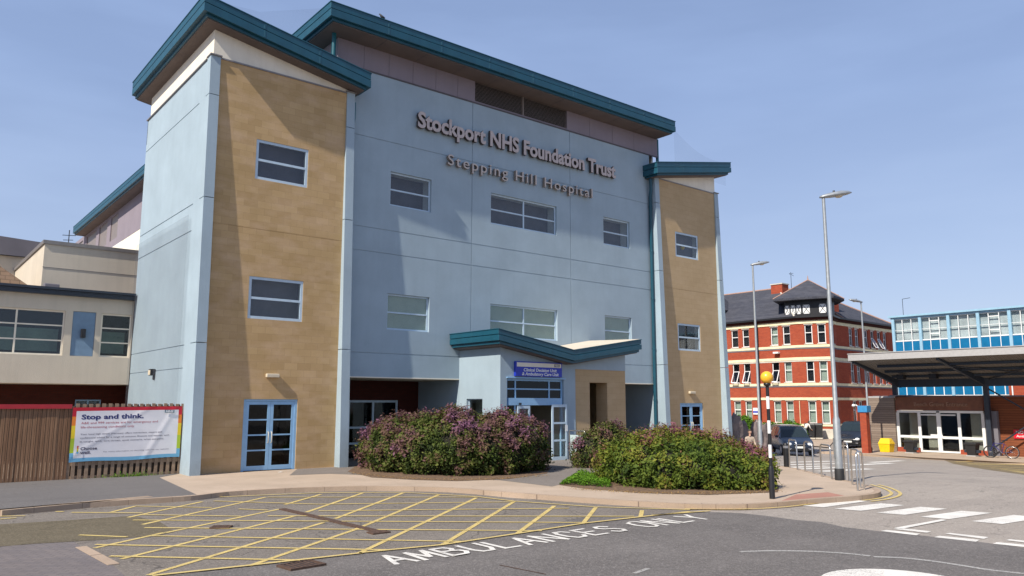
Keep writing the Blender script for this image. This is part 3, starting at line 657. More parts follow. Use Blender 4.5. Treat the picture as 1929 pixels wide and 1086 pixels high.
for k, (a, b) in enumerate(WINS):
    v = ((a + b) / 2,) if b - a > 2.5 else ()
    for j, (c, d) in enumerate(wz):
        window(B, 1, YF, -1, a, b, c, d, v, ((c + d) / 2 - .02,), depth=.09, blind='blind' if j == 0 else 'blindpale', blindd=.52 if j == 0 else .05, roomside=(j == 0), ft=.065)
# recess under the facade: brick back wall with doors, side wall
RY = 27.3
m = wallgrid(MB(), 1, RY, 12.33, 17.22, -.2, UND, [(14.1, 16.3, -.2, 2.2, None)], .14); m.build('recess_wall', M['brickshade'], B)
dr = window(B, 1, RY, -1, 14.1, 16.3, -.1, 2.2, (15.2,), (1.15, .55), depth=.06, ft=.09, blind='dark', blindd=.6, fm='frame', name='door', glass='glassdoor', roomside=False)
m = wallgrid(MB(), 1, RY, 23.72, 28.47, -.2, UND, [(24.3, 25.3, -.2, 2.15, None)], .14); m.build('recess_wall', M['brickshade'], B)
window(B, 1, RY, -1, 24.3, 25.3, -.1, 2.15, (), (1.1,), depth=.06, ft=.09, blind='dark', blindd=.6, fm='frame', name='door', glass='glassdoor', roomside=False)
for bx in ((17.22, 17.4, 24.43, RY, -.3, UND - .02), (28.47, 28.6, 24.5, RY + .1, -.3, UND - .02), (12.2, 12.33, 24.5, RY + .1, -.3, UND - .02), (23.5, 23.72, 24.43, RY, -.3, UND - .02)):
    m = MB(); m.box(*bx); m.build('recess_side_wall', M['blue'], B)
# louvred and panelled attic
AX0, AX1 = 11.74, 29.12
AZ0, AZ1 = 14.17, 15.15
rects = []
for k in range(1, 12):
    u = AX0 + k * 1.05
    if u < 17.6: rects.append((u - .008, u + .008, AZ0, AZ1, .015))
for u in (24.4, 25.9, 27.4): rects.append((u - .008, u + .008, AZ0, AZ1, .015))
rects.append((17.85, 22.97, AZ0 + .1, AZ1 - .02, None))
m = wallgrid(MB(), 1, YF, AX0, AX1, AZ0 + .03, AZ1 + .05, rects, .25)
m.build('attic_wall', M['purple'], B)
m = wallgrid(MB(), 0, AX0, YF, 75, 12.7, AZ1 + .05, [(y - .008, y + .008, 12.7, AZ1 + .05, .015) for y in (26, 28, 30, 33, 36, 39, 42, 45, 48, 51, 54)] + [(57.2, 59.3, 13.2, 14.9, .2), (60.4, 63, 13.2, 14.9, .2), (64, 67.5, 13.2, 14.9, .2), (69, 72, 13.2, 14.9, .2)], .25)
m.build('attic_wall', M['purple'], B)
for (a, b) in ((57.2, 59.3), (60.4, 63), (64, 67.5), (69, 72)):
    m = MB(); m.box(11.80, 11.92, a, b, 13.2, 14.9); m.build('attic_window', M['louvre'], B)
m = MB(); m.box(AX0 + .01, 12.2, 31.5, 75, 0, 12.69); m.box(29.0, AX1 - .01, YF + .3, 75, 0, 15.1); m.build('side_wall', M['cream'], B)
m = MB(); m.box(AX0 + .01, AX1, YF - .025, YF + .01, AZ0 - .01, AZ0 + .045); m.build('flashing', M['joint'], B)
lv = MB()
for k in range(15):
    z = AZ0 + .12 + k * .056
    lv.hexa([(17.87, YF + .02, z), (22.95, YF + .02, z), (22.95, YF + .1, z + .045), (17.87, YF + .1, z + .045), (17.87, YF + .02, z + .012), (22.95, YF + .02, z + .012), (22.95, YF + .1, z + .057), (17.87, YF + .1, z + .057)])
lv.box(20.38, 20.44, YF + .0, YF + .12, AZ0 + .1, AZ1 - .03)
o = lv.build('louvre', M['louvre'], B)
m = MB(); m.box(17.87, 22.95, YF + .13, YF + .16, AZ0 + .1, AZ1); m.build('backing', M['dark'], o)
# roofs with stepped fascia: (x0,x1,y0,y1), zfun
def roof(parent, x0, x1, y0, y1, zf, name='roof', th=.56, inset=.12, soff=True, mid=()):
    """zf(x)= underside height at x; split at mid x"""
    xs = [x0] + list(mid) + [x1]
    m = MB()
    def slab(a0, a1, b0, b1, lo, hi):
        xx = [a0] + [q for q in mid if a0 < q < a1] + [a1]
        for i in range(len(xx) - 1):
            p, q = xx[i], xx[i + 1]
            vs = [(p, b0, zf(p) + lo), (q, b0, zf(q) + lo), (q, b1, zf(q) + lo), (p, b1, zf(p) + lo), (p, b0, zf(p) + hi), (q, b0, zf(q) + hi), (q, b1, zf(q) + hi), (p, b1, zf(p) + hi)]
            fs = [(0, 3, 2, 1), (4, 5, 6, 7), (0, 1, 5, 4), (2, 3, 7, 6)]
            if i == 0: fs.append((3, 0, 4, 7))
            if i == len(xx) - 2: fs.append((1, 2, 6, 5))
            m.add(vs, fs)
    slab(x0, x1, y0, y1, .0, th * .48)
    slab(x0 + .05, x1 - .05, y0 + .05, y1 - .02, th * .48, th * .53)
    slab(x0 + .0, x1 - .0, y0 + .02, y1, th * .53, th * .93)
    slab(x0 - .02, x1 + .02, y0 - .0, y1 + .01, th * .93, th)
    slab(x0 + inset, x1 - inset, y0 + inset, y1 - .03, -.10, 0)
    nj = int((x1 - x0) / 2.6)
    for q in range(1, nj + 1):
        xx_ = x0 + (x1 - x0) * q / (nj + 1); zz_ = zf(xx_); m.box(xx_ - .035, xx_ + .035, y0 - .006, y0 + .02, zz_ + .02, zz_ + th * .46); m.box(xx_ - .035, xx_ + .035, y0 + .012, y0 + .03, zz_ + th * .56, zz_ + th * .9)
    nj = int((y1 - y0) / 3.2)
    for q in range(1, nj + 1):
        yy_ = y0 + (y1 - y0) * q / (nj + 1); zz_ = zf(x0); m.box(x0 - .006, x0 + .02, yy_ - .035, yy_ + .035, zz_ + .02, zz_ + th * .46)
    o = m.build(name, M['teal'], parent, bevel=.012)
    if soff:
        s = MB(); xx = [x0 + inset + .06] + list(mid) + [x1 - inset - .06]
        for i in range(len(xx) - 1):
            p, q = xx[i], xx[i + 1]; b0, b1 = y0 + inset + .06, y1 - .06
            s.add([(p, b0, zf(p) - .13), (q, b0, zf(q) - .13), (q, b1, zf(q) - .13), (p, b1, zf(p) - .13), (p, b0, zf(p) - .101), (q, b0, zf(q) - .101), (q, b1, zf(q) - .101), (p, b1, zf(p) - .101)], [(0, 3, 2, 1), (4, 5, 6, 7), (0, 1, 5, 4), (1, 2, 6, 5), (2, 3, 7, 6), (3, 0, 4, 7)])
        s.build('soffit', M['soffit'], o)
    return o
mr = roof(B, 10.9, 29.22, 23.31, 68.5, lambda x: 15.24, th=.55)
for k in range(9): x = 13.2 + k * 1.75; ja = MB(); ja.box(x - .01, x + .01, 23.5, 24.4, 15.103, 15.108); ja.build('soffit_joint', M['joint'], mr)
# teal posts and rainwater pipes
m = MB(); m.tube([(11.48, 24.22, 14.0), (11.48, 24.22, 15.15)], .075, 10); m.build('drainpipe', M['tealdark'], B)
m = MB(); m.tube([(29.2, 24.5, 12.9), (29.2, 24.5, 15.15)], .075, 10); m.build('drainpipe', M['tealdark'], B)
# towers
def tower(x0, x1, ls, z_l, z_r, stone, wins, door, light):
    """x0,x1 = stone face; ls: which outer side"""
    rects = [(a, b, c, d, None) for a, b, c, d in wins + [door]]
    rects += [(x0, x1, z - .008, z + .008, .01) for z in (7.62,)]
    m = wallgrid(MB(), 1, YT, x0, x1, -.6, 12.98, rects, .12)
    o = m.build('stone_cladding', M[stone], B)
    # cream gable above
    g = MB(); g.add([(x0 - .22, YT + .02, 12.98), (x1 + .1, YT + .02, 12.98), (x1 + .1, YT + .02, z_r), (x0 - .22, YT + .02, z_l),
                     (x0 - .22, 31.5, 12.98), (x1 + .1, 31.5, 12.98), (x1 + .1, 31.5, z_r), (x0 - .22, 31.5, z_l)],
                    [(0, 1, 2, 3), (7, 6, 5, 4), (0, 3, 7, 4), (1, 5, 6, 2), (3, 2, 6, 7)])
    g.build('gable_panel', M['cream'], B)
    c = MB(); c.box(x0 - .02, x1 + .02, YT - .03, YT + .03, 12.96, 13.01); c.build('coping', M['coping'], B)
    # fins, leaning forward towards the foot, jointed in lengths
    for (f0, f1) in ((x0 - FW, x0), (x1, x1 + FW)):
        f = MB(); zz = [13.02, 11.72, 8.37, 3.88, -.5]
        for i in range(4):
            za, zb = zz[i] - (.012 if i else 0), zz[i + 1] + .012
            def pj(z): return YT - .03 - .36 * (13.0 - z) / 13.0
            yb = YT + .9 if True else YT
            f.hexa([(f0, pj(zb), zb), (f1, pj(zb), zb), (f1, YT + .3, zb), (f0, YT + .3, zb), (f0, pj(za), za), (f1, pj(za), za), (f1, YT + .3, za), (f0, YT + .3, za)])
        f.box(f0 + .02, f1 - .02, YT, YT + .28, -.5, 13.0)
        q = f.build('pilaster', M['blue'], B)
        c = MB(); c.box(f0 - .03, f1 + .03, YT - .09, YT + .33, 13.015, 13.055); c.build('cap', M['coping'], q)
    for (a, b, c_, d) in wins:
        window(B, 1, YT, -1, a, b, c_, d, (), ((c_ + d) / 2 - .01,), depth=.02, ft=.09, blind='dark' if (a > 20 and c_ < 6) else 'blind', blindd=.35)
    a, b, c_, d = door
    fr_ = MB(); mid = (a + b) / 2; t = .09; D0, D1 = YT + .03, YT + .10
    fr_.box(a + .003, a + t, D0, D1, c_, d - .003); fr_.box(b - t, b - .003, D0, D1, c_, d - .003); fr_.box(a + t, b - t, D0, D1, d - .07, d - .003)
    do = fr_.build('door', M['doorblue'], B)
    for (p, q, s_) in ((a + t, mid - .004, 1), (mid + .004, b - t, -1)):
        lf = MB(); y0, y1 = YT + .045, YT + .09; tt = .095
        lf.box(p, p + tt, y0, y1, c_ + .02, d - .075); lf.box(q - tt, q, y0, y1, c_ + .02, d - .075)
        lf.box(p + tt, q - tt, y0, y1, c_ + .02, c_ + .16); lf.box(p + tt, q - tt, y0, y1, d - .17, d - .075)
        for k in (1, 2, 3): z = c_ + .16 + (d - .17 - c_ - .16) * k / 4; lf.box(p + tt, q - tt, y0 + .002, y1, z - .022, z + .022)
        l_ = lf.build('door_leaf', M['doorblue'], do)
        gl = MB(); gl.box(p + tt, q - tt, y0 + .018, y0 + .024, c_ + .16, d - .17); gl.build('pane', M['glassdoor'], do)
        hx = (q - .05) if s_ > 0 else (p + .05)
        hd = MB(); hd.tube([(hx, y0, .85), (hx, y0 - .06, .87), (hx, y0 - .06, 1.17), (hx, y0, 1.19)], .016, 8); hd.build('handle', M['stonelight'], do)
    bk = MB(); bk.box(a, b, YT + .9, YT + .93, c_, d); bk.build('interior', M['dark'], do)
    lx, lz = light
    l = MB(); l.box(lx - .21, lx + .21, YT - .13, YT - .001, lz - .06, lz + .06); lo = l.build('wall_light', M['lightfit'], B, bevel=.02)
tower(TL0, TL1, -1, 13.99, 13.16, 'stone', [(8.86, 10.66, 9.27, 10.6), (8.85, 10.67, 4.73, 6.08)], (8.88, 10.64, 0.0, 2.21), (9.73, 2.95))
tower(TR0, TR1, 1, 13.05, 14.02, 'stone_r', [(29.94, 31.73, 9.25, 10.51), (29.93, 31.68, 4.63, 5.95)], (29.94, 31.69, 0.0, 2.10), (30.8, 2.61))
sl = -.169
roof(B, 6.78, 12.62, 23.5, 32.3, lambda x: 14.02 + sl * (x - 7.3) + .02, th=.56)
roof(B, 28.0, 33.95, 23.5, 32.3, lambda x: 13.08 + .195 * (x - 28.5), th=.56)
# outer side wall of the left tower
X0 = TL0 - FW + .02
m = wallgrid(MB(), 0, X0, 24.43, 31.55, -.6, 12.98, [(24.43, 31.55, z - gw, z + gw, .02) for z in (11.7, 8.35, 7.48, 3.86, 3.15)], .1)
m.box(X0, 12.2, 31.5, 31.56, 12, 12.98); m.build('wall', M['blue'], B)
m = MB(); m.box(X0 - .004, TL0 - .02, YT + .31, 25.05, -.5, 12.99); m.build('wall_return', M['blue'], B)
m = MB(); m.box(X0 - .05, X0 + .02, 24.46, 31.6, 12.97, 13.01); m.build('coping', M['coping'], B)
m = MB(); m.box(TR1 + FW - .05, TR1 + FW - .03, 24.43, 31.5, -.9, 12.98); m.build('wall', M['blue'], B)
m = MB(); m.box(12.05, 12.25, 24.46, 31.5, -.5, 12.9); m.box(28.55, 28.75, 24.5, 31.5, -.5, 12.9); m.build('wall', M['blue'], B)
# drain pipes beside towers
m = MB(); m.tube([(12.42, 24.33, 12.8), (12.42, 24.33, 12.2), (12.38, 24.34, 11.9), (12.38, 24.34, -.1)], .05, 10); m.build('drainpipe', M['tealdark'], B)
m = MB(); m.tube([(28.3, 24.2, 12.9), (28.3, 24.2, 12.3), (28.36, 24.3, 12.0), (28.36, 24.3, -.3)], .075, 10)
for z in (2.2, 4.6, 7, 9.3, 11.5): m.tube([(28.36, 24.3, z), (28.36, 24.3, z + .08)], .09, 10)
m.build('drainpipe', M['teal'], B)
# wall lettering
for (bd, x_, z_, wd_, hh_, dp_, of_, sp_, mt_, lb_) in (('Stockport NHS Foundation Trust', 15.05, 12.50, 10.85, .60, .12, .036, 1., 'letters', 'first'), ('Stepping Hill Hospital', 16.45, 11.28, 7.9, .42, .12, .006, 1.22, 'lettersgold', 'second')):
    lo_ = lettering('sign_lettering', bd, M['letterside' if lb_ == 'first' else 'letterside_gold'], B, (x_, YF - .05, z_), (1, 0, 0), (0, 0, 1), width=wd_, height=hh_, depth=dp_, offset=of_, spacing=sp_, out=(0, -1, 0), label=lb_ + ' line of raised metal letters reading ' + bd)
    lettering('letter_faces', bd, M[mt_], lo_, (x_, YF - .052 - dp_, z_), (1, 0, 0), (0, 0, 1), width=wd_, height=hh_, depth=.012, offset=of_ - .004, spacing=sp_, out=(0, -1, 0))
# flood light on the side wall
fl = MB(); fl.box(X0 - .16, X0 - .002, 28.05, 28.35, 3.0, 3.22); fl.box(X0 - .06, X0 - .002, 28.1, 28.2, 2.86, 3.0); fl.build('flood_light', M['black'], B, bevel=.02)
m = MB(); m.box(X0 - .175, X0 - .162, 28.08, 28.32, 3.02, 3.18); m.build('flood_light_lens', M['lightfit'], B)
# porch
PX0, PXm, PX1, PY = 17.22, 20.90, 23.72, 21.88
def pz(x): return 4.30 - (4.30 - 3.70) * (x - 16.76) / (20.41 - 16.76) if x < 20.41 else 3.70 + (4.30 - 3.70) * (x - 20.41) / (24.2 - 20.41)
m = wallgrid(MB(), 1, PY, PX0, PXm, -.3, 3.6, [(17.52, 20.29, -.3, 2.98, None)], .2, top=lambda u: pz(u) + .02); m.build('porch_wall', M['blue'], B)
m = wallgrid(MB(), 0, PX0, PY, YF, -.3, 4.0, [(22.93, 23.92, 1.1, 2.25, None)], .2, top=lambda u: pz(PX0) + .02); m.build('porch_wall', M['blue'], B)
window(B, 0, PX0, -1, 22.93, 23.92, 1.1, 2.25, (), (), depth=.1, ft=.04, blind='interior', blindd=.5, roomside=False, glass='glass')
m = wallgrid(MB(), 1, PY + .012, PXm, PX1, -.3, 3.40, [(21.68, 22.66, -.3, 2.90, None)], .62)
m.quad((PX1, PY + .012, -.3), (PX1, YF, -.3), (PX1, YF, 3.4), (PX1, PY + .012, 3.4)); m.build('porch_stone_wall', M['stone_r'], B)
m = wallgrid(MB(), 1, PY, PXm, PX1, 3.40, 3.9, [], .1, top=lambda u: pz(u) + .02); m.quad((PX1, PY, 3.4), (PX1, YF, 3.4), (PX1, YF, 4.2), (PX1, PY, 4.2)); m.build('porch_wall', M['blue'], B)
m = MB(); m.box(17.6, 20.22, PY + .30, PY + .32, 2.25, 2.98); m.build('dark_transom_sheet', M['dark'], B)  # dark sheet added so the transom panes look unlit
m = MB(); m.box(PXm - .05, PXm + .01, PY + .1, YF, -.3, 3.7); m.build('porch_partition', M['interior'], B)
m = MB(); m.box(17.6, 20.2, PY + .34, PY + .36, 2.3, 3.0); m.box(17.4, 20.8, 25.5, 25.6, 0, 3.2); m.box(17.25, 20.85, PY + .25, 25.6, 3.02, 3.1); m.box(19.2, 19.3, 23.6, 25.5, 0, 3.0); m.build('porch_interior', M['interior'], B)
m = MB(); m.box(17.3, 20.85, PY + .02, 25.5, .006, .012); m.build('porch_floor', M['asph_walk'], B)
pr = roof(B, 16.76, 24.2, 21.38, YF - .005, lambda x: pz(x) - .02, th=.42, inset=.08, mid=(20.41,))
m = MB()
m.add([(20.41, 21.42, pz(20.41) + .41), (24.18, 21.42, pz(24.18) + .41), (24.18, YF - .01, pz(24.18) + .52), (20.6, YF - .01, pz(20.41) + .50)], [(0, 1, 2, 3)]); m.build('roof_sheet', M['creamwall'], pr)
m = MB(); m.box(16.9, 20.3, 21.5, YF - .02, 4.0, 4.02)
# entrance frame and doors
F = MB(); y0, y1 = PY + .08, PY + .16
F.box(17.523, 17.6, y0, y1, 0, 2.977); F.box(20.21, 20.287, y0, y1, 0, 2.977); F.box(17.6, 20.21, y0, y1, 2.9, 2.977); F.box(17.6, 20.21, y0 - .06, y1, 2.02, 2.28)
F.box(17.6, 20.21, y0 + .003, y1, 2.58, 2.63)
for x in (17.98, 19.62): F.box(x - .03, x + .03, y0 + .002, y1, 2.28, 2.9)
F.box(17.93, 18.0, y0 + .002, y1, 0, 2.02); F.box(18.45, 18.47, y0 + .02, y1, 0, 2.02)
F.box(17.5, 20.35, PY - .05, PY - .002, 2.985, 3.03)
E_ = F.build('entrance_frame', M['doorblue'], B)
g = MB(); g.box(17.6, 20.21, y0 + .03, y0 + .036, 2.28, 2.9); g.box(17.6, 17.93, y0 + .03, y0 + .036, 0, 2.02); g.build('pane', M['glassdoor'], E_)
def leaf(x0, x1, yy, z0, z1, hors, name='door_leaf', label=None):
    lf = MB(); t = .075
    lf.box(x0, x0 + t, yy, yy + .05, z0, z1); lf.box(x1 - t, x1, yy, yy + .05, z0, z1); lf.box(x0 + t, x1 - t, yy, yy + .05, z0, z0 + .13); lf.box(x0 + t, x1 - t, yy, yy + .05, z1 - .1, z1)
    for h_ in hors: lf.box(x0 + t, x1 - t, yy + .002, yy + .048, h_ - .035, h_ + .035)
    o = lf.build(name, M['frame'], E_, label=label)
    g = MB(); g.box(x0 + t, x1 - t, yy + .02, yy + .027, z0 + .13, z1 - .1); g.build('door_pane', M['glass'], E_)
    return o
leaf(18.03, 18.62, y0 - .07, .02, 2.0, (.72, 1.35)); leaf(19.62, 20.38, PY - .08, .0, 2.05, (.72, 1.36), label='open outward door leaf')
m = MB(); m.box(18.5, 18.62, y0 - .078, y0 - .072, 1.22, 1.5); m.box(20.27, 20.4, PY - .088, PY - .082, 1.05, 1.28); m.build('paper_notice', M['white'], E_)
m = MB(); m.box(18.08, 18.14, y0 - .16, y0 - .08, 2.03, 2.11); m.build('door_sensor', M['black'], E_)
# porch sign
s_ = MB(); s_.box(17.84, 20.12, PY - .10, PY - .002, 3.06, 3.60); sg = s_.build('sign', M['signblue'], B, 'blue sign reading Clinical Decision Unit and Ambulatory Care Unit over the porch doors', bevel=.01)
s_ = MB(); s_.box(17.90, 20.07, PY - .106, PY - .101, 3.41, 3.56); s_.build('sign_header', M['cream'], sg)
lettering('sign_text', 'Clinical Decision Unit', M['white'], sg, (18.22, PY - .102, 3.245), (1, 0, 0), (0, 0, 1), width=1.62, height=.112, depth=.006, offset=.022, shear=.15, out=(0, -1, 0))
lettering('sign_text', '& Ambulatory Care Unit', M['white'], sg, (18.14, PY - .102, 3.10), (1, 0, 0), (0, 0, 1), width=1.80, height=.112, depth=.006, offset=.022, shear=.15, out=(0, -1, 0))
lb = MB(); lb.box(19.72, 19.98, PY - .112, PY - .107, 3.435, 3.54); lb.build('sign_logo_box', M['greyroof'], sg)
lettering('sign_logo', 'NHS', M['white'], sg, (19.745, PY - .113, 3.455), (1, 0, 0), (0, 0, 1), width=.2, height=.07, depth=.003, offset=.02, shear=.2, out=(0, -1, 0))
q_ = MB(); q_.lathe([(.12 * sin(pi * t / 8), -.12 * cos(pi * t / 8)) for t in range(9)], (30.9, YT + .34, 9.86), 12); q_.build('ceiling_globe', M['yellowp'], B)
# bird netting between the roofs, and hung in front of the side wall
m = MB(); m.add([(7.0, 23.9, 14.72), (7.0, 31, 14.72), (11.0, 31, 15.6), (11.0, 23.45, 15.6), (8.6, 23.7, 14.75)], [(0, 4, 3, 2, 1)]); m.build('bird_net', M['net'], B)
m = MB()
N = 10; top = [Vector((29.3, 23.5, 15.45)).lerp(Vector((33.7, 23.7, 14.65)), t / N) - Vector((0, 0, .38 * sin(pi * t / N))) for t in range(N + 1)]
for i in range(N):
    a, b2 = top[i], top[i + 1]; m.quad((a.x, a.y, 13.4), (b2.x, b2.y, 13.4), tuple(b2), tuple(a))
m.build('bird_net', M['net'], B)
m = MB(); m.box(X0 - .10, X0 - .095, 25.1, 31.5, 1.9, 8.0); m.build('bird_net', M['net'], B)

# guard rail beside the porch door
gr = empty('door_guard_rail', (20.45, 21.33, 0), 0, 'steel hoop guard rail with a pale infill panel beside the porch door', 'guard rail')
m = MB(); m.tube([(0, .44, 0), (0, .44, 1.0), (0, .40, 1.08), (0, -.36, 1.08), (0, -.43, 1.0), (0, -.44, 0)], .025, 8); m.build('rail', M['steel'], gr)
m = MB(); m.box(-.008, .008, -.37, .38, .12, .92); m.build('infill_panel', plain('pale_panel', (.45, .55, .55), .3, var=.05), gr)
# ------------------------------------------------------------------ side wing on the left
Wg = empty('hospital_wing', (0, 0, 0), 0, 'low cream hospital wing with wide banded windows behind the wooden fence', 'building')
YW = 31.5
rects = [(6.17, 7.2, 3.74, 5.33, None), (5.24, 5.99, 3.74, 5.35, .05)]
ws = []
x = 5.0
for k in range(7):
    a, b = x - 2.94, x; rects.append((a, b, 3.74, 5.33, None)); ws.append((a, b)); x = a - (1.2 if k % 2 else .35)
m = wallgrid(MB(), 1, YW, -20, 7.24, 2.75, 5.9, rects, .14); m.quad((-20, YW, 2.75), (7.24, YW, 2.75), (7.24, 34, 2.75), (-20, 34, 2.75)); m.build('wall', M['creamwall'], Wg)
for a, b in ws[:4]: window(Wg, 1, YW, -1, a, b, 3.74, 5.33, ((a + b) / 2,), (4.27, 4.80), depth=.06, ft=.055, blind='dark', blindd=.9, fm='cream', roomside=False)
window(Wg, 1, YW, -1, 6.17, 7.2, 3.74, 5.33, (), (4.27, 4.80), depth=.06, ft=.055, blind='dark', blindd=.9, fm='cream', roomside=False)
m = MB()
for a, b in ws[:4] + [(6.17, 7.2)]: m.box(a + .1, b - .1, YW + .5, YW + .52, 3.9, 4.7)
m.build('frosted_screen', plain('frosted_screen', (.16, .25, .19), .6, var=.2, scale=2), Wg)
m = MB(); m.box(5.25, 5.98, YW + .03, YW + .045, 3.75, 5.34); pn = m.build('infill_panel', plain('blue_infill', (.16, .25, .36), .6, var=.08), Wg)
m = MB(); m.box(5.53, 5.68, YW - .12, YW + .028, 4.4, 4.72); m.build('wall_lamp', M['black'], Wg, bevel=.02)
m = MB(); m.box(-20, 7.22, YW - .22, YW - .01, 5.87, 6.03); m.box(-20, 7.22, YW - .30, YW + .02, 6.035, 6.12); m.build('gutter', M['darksteel'], Wg)  # teal gutter coloured dark, the shade on its front put into the colour
m = MB(); m.box(-20, 11.7, YW + .05, 40, 6.0, 6.06); m.build('flat_roof', M['greyroof'], Wg)
m = wallgrid(MB(), 1, 33.6, -20, 7.9, -.3, 2.75, [(1.6, 3.4, .6, 2.3, None), (5.9, 6.8, 0, 2.2, None), (-3, -1, .6, 2.3, None)], .12); m.build('recess_wall', M['brickshade'], Wg)
for a, b, c_, d in ((1.6, 3.4, .6, 2.3), (5.9, 6.8, 0, 2.2), (-3, -1, .6, 2.3)):
    window(Wg, 1, 33.6, -1, a, b, c_, d, ((a + b) / 2,), (), depth=.06, blind='dark', blindd=.5, fm='doorblue', roomside=False)
# upper cream block
m = MB(); m.box(4.5, 11.73, 34, 44, 6.06, 8.12); m.build('upper_wall', M['creamwall'], Wg)
m = MB(); m.box(4.44, 11.73, 33.94, 44, 8.12, 8.26); m.box(4.49, 11.72, 33.985, 33.995, 7.2, 7.225); m.build('coping', M['coping'], Wg)
m = MB(); m.add([(-14, 33.3, 6.07), (4.45, 33.3, 6.07), (4.45, 36.8, 6.07), (-14, 36.8, 6.07), (-14, 34.9, 8.5), (1.3, 34.9, 8.5)], [(0, 1, 5, 4), (1, 2, 5), (2, 3, 4, 5), (0, 4, 3), (0, 3, 2, 1)]); m.build('tiled_roof', M['tiles'], Wg)
m = MB(); m.box(4.5, 5.0, 33.2, 33.6, 6.06, 6.5); m.build('vent_box', M['greyroof'], Wg, bevel=.03)
# older roof behind
Gb = empty('grey_roofed_building', (0, 0, 0), 0, 'distant building with a long plain grey roof above the cream wing', 'building')
m = MB(); m.add([(-30, 42, 8.8), (11.6, 42, 8.8), (11.6, 42, 9.25), (-30, 42, 11.4), (-30, 60, 8.8), (11.6, 60, 8.8), (11.6, 60, 9.25), (-30, 60, 11.4)], [(0, 1, 2, 3), (3, 2, 6, 7), (4, 7, 6, 5), (0, 3, 7, 4), (1, 5, 6, 2)]); m.build('roof', M['greyroof'], Gb)
m = MB(); m.box(-30, 11.6, 42.2, 60, 0, 8.8); m.build('wall', M['creamwall'], Gb)
m = MB(); m.tube([(7.0, 45, 9.2), (7.0, 45, 10.9)], .025, 6); m.tube([(6.7, 45, 10.6), (7.3, 45, 10.65)], .018, 6); m.tube([(6.75, 45, 10.35), (7.2, 45, 10.4)], .018, 6); m.build('aerial', M['darksteel'], Gb)
# ------------------------------------------------------------------ fence and banner
Fe = empty('wooden_fence', (4.3, 24.75, 0), 0, 'brown close boarded timber fence with a red top rail at the left edge', 'fence'); Fe.location = (0, 0, 0)
m = MB(); x = 4.27
while x > -22:
    j = random.uniform(-.006, .006); m.box(x - .098, x, 24.75 + j, 24.775 + j, -.06 + random.uniform(-.01, .01), 1.94); x -= .105
m.build('boards', M['fence'], Fe)
m = MB(); m.box(-22, 4.28, 24.70, 24.80, 1.93, 2.05); m.build('top_rail', M['redpaint'], Fe)
m = MB(); m.box(4.25, 4.35, 24.76, 24.86, -.1, 2.0); m.build('post', M['slat'], Fe)
Fs = empty('slatted_fence', (0, 0, 0), 0, 'pale timber hit and miss slatted fence carrying the hospital banner', 'fence')
m = MB(); x = 4.38
while x < 7.22:
    m.box(x, x + .092, 24.72, 24.74, -.05, 2.07 + random.uniform(-.01, .01)); x += .166
m.build('front_slats', M['slat'], Fs)
m = MB(); x = 4.36
while x < 7.15:
    m.box(x + .083, x + .175, 24.80, 24.82, -.05, 2.05); x += .166
m.box(4.36, 7.24, 24.822, 24.832, -.05, 2.0); m.build('rear_slats_and_board', wood_mat('shaded_slat', (.10, .07, .05), (.14, .1, .07), .3), Fs)  # full board added to darken the gaps; shade put into the slat colour
for z in (.36, 1.0, 1.75):
    m = MB(); m.box(4.36, 7.24, 24.741, 24.799, z, z + .12); m.build('rail', M['slat'], Fs)
for z in (.0,):
    m = MB(); m.box(4.36, 7.24, 24.741, 24.799, z, z + .08); m.build('rail', M['slat'], Fs)
# banner
BN = empty('banner', (0, 0, 0), 0, 'rainbow edged white banner reading Stop and think, tied to the slatted fence', 'banner')
nx, nz = 60, 30
def bpt(u, v):
    x = 4.30 + 2.92 * u; z = (.46 + .03 * u) + (1.50) * v + .015 * sin(u * 9) * (1 - v)
    y = 24.68 - .006 * noise.noise(Vector((u * 5 + v * 2, v * 3, 1))) * 2 - .011 * max(0, 1 - abs((u - .80) - (v - .5) * .28) * 22) - .008 * max(0, 1 - abs((u - .32) - (v - .5) * .75) * 16)
    return (x, y, z)
bc = [plain('banner_white', (.78, .76, .78), .38, var=.03), plain('banner_red', (.55, .01, .03), .4, var=.04), plain('banner_orange', (.80, .22, .02), .4, var=.04), plain('banner_yellow', (.80, .58, .02), .4, var=.04), plain('banner_green', (.42, .55, .03), .4, var=.04), plain('banner_blue', (.16, .42, .62), .4, var=.04)]
m = MB()
for i in range(nx):
    for j in range(nz):
        u, v = (i + .5) / nx, (j + .5) / nz
        if v > 1 - 2.0 / nz: k = 1
        elif v < 2 / nz: k = 5
        elif u < 2 / nx or u > 1 - 2 / nx: k = 1 if v > .84 else 2 if v > .68 else 3 if v > .42 else 4 if v > .17 else 5
        else: k = 0
        m.k = k; m.add([bpt(i / nx, j / nz), bpt((i + 1) / nx, j / nz), bpt((i + 1) / nx, (j + 1) / nz), bpt(i / nx, (j + 1) / nz)], [(0, 1, 2, 3)], True)
m.build('sheet', bc, BN)
navy = plain('navy_ink', (.015, .02, .14), .5, var=.02); pinkink = plain('pink_ink', (.45, .10, .13), .5, var=.02); greyink = plain('grey_ink', (.10, .09, .14), .5, var=.02)
def fit_sheet(o, g_=.004):
    y0_ = min(v.co.y for v in o.data.vertices)
    for v in o.data.vertices:
        u = (v.co.x - 4.30) / 2.92; vv = (v.co.z - .46 - .03 * u) / 1.50; v.co.y = bpt(u, vv)[1] - g_
    return o
def btxt(body, x, z, wd, h_, mat, off=.0, sp=1.): fit_sheet(lettering('banner_text', body, mat, BN, (x, 24.650, z), (1, 0, .012), (0, 0, 1), width=wd, height=h_, depth=.002, offset=off, out=(0, -1, 0), spacing=sp, flat=True))
btxt('Stop and think.', 4.53, 1.635, 1.62, .125, navy, .03)
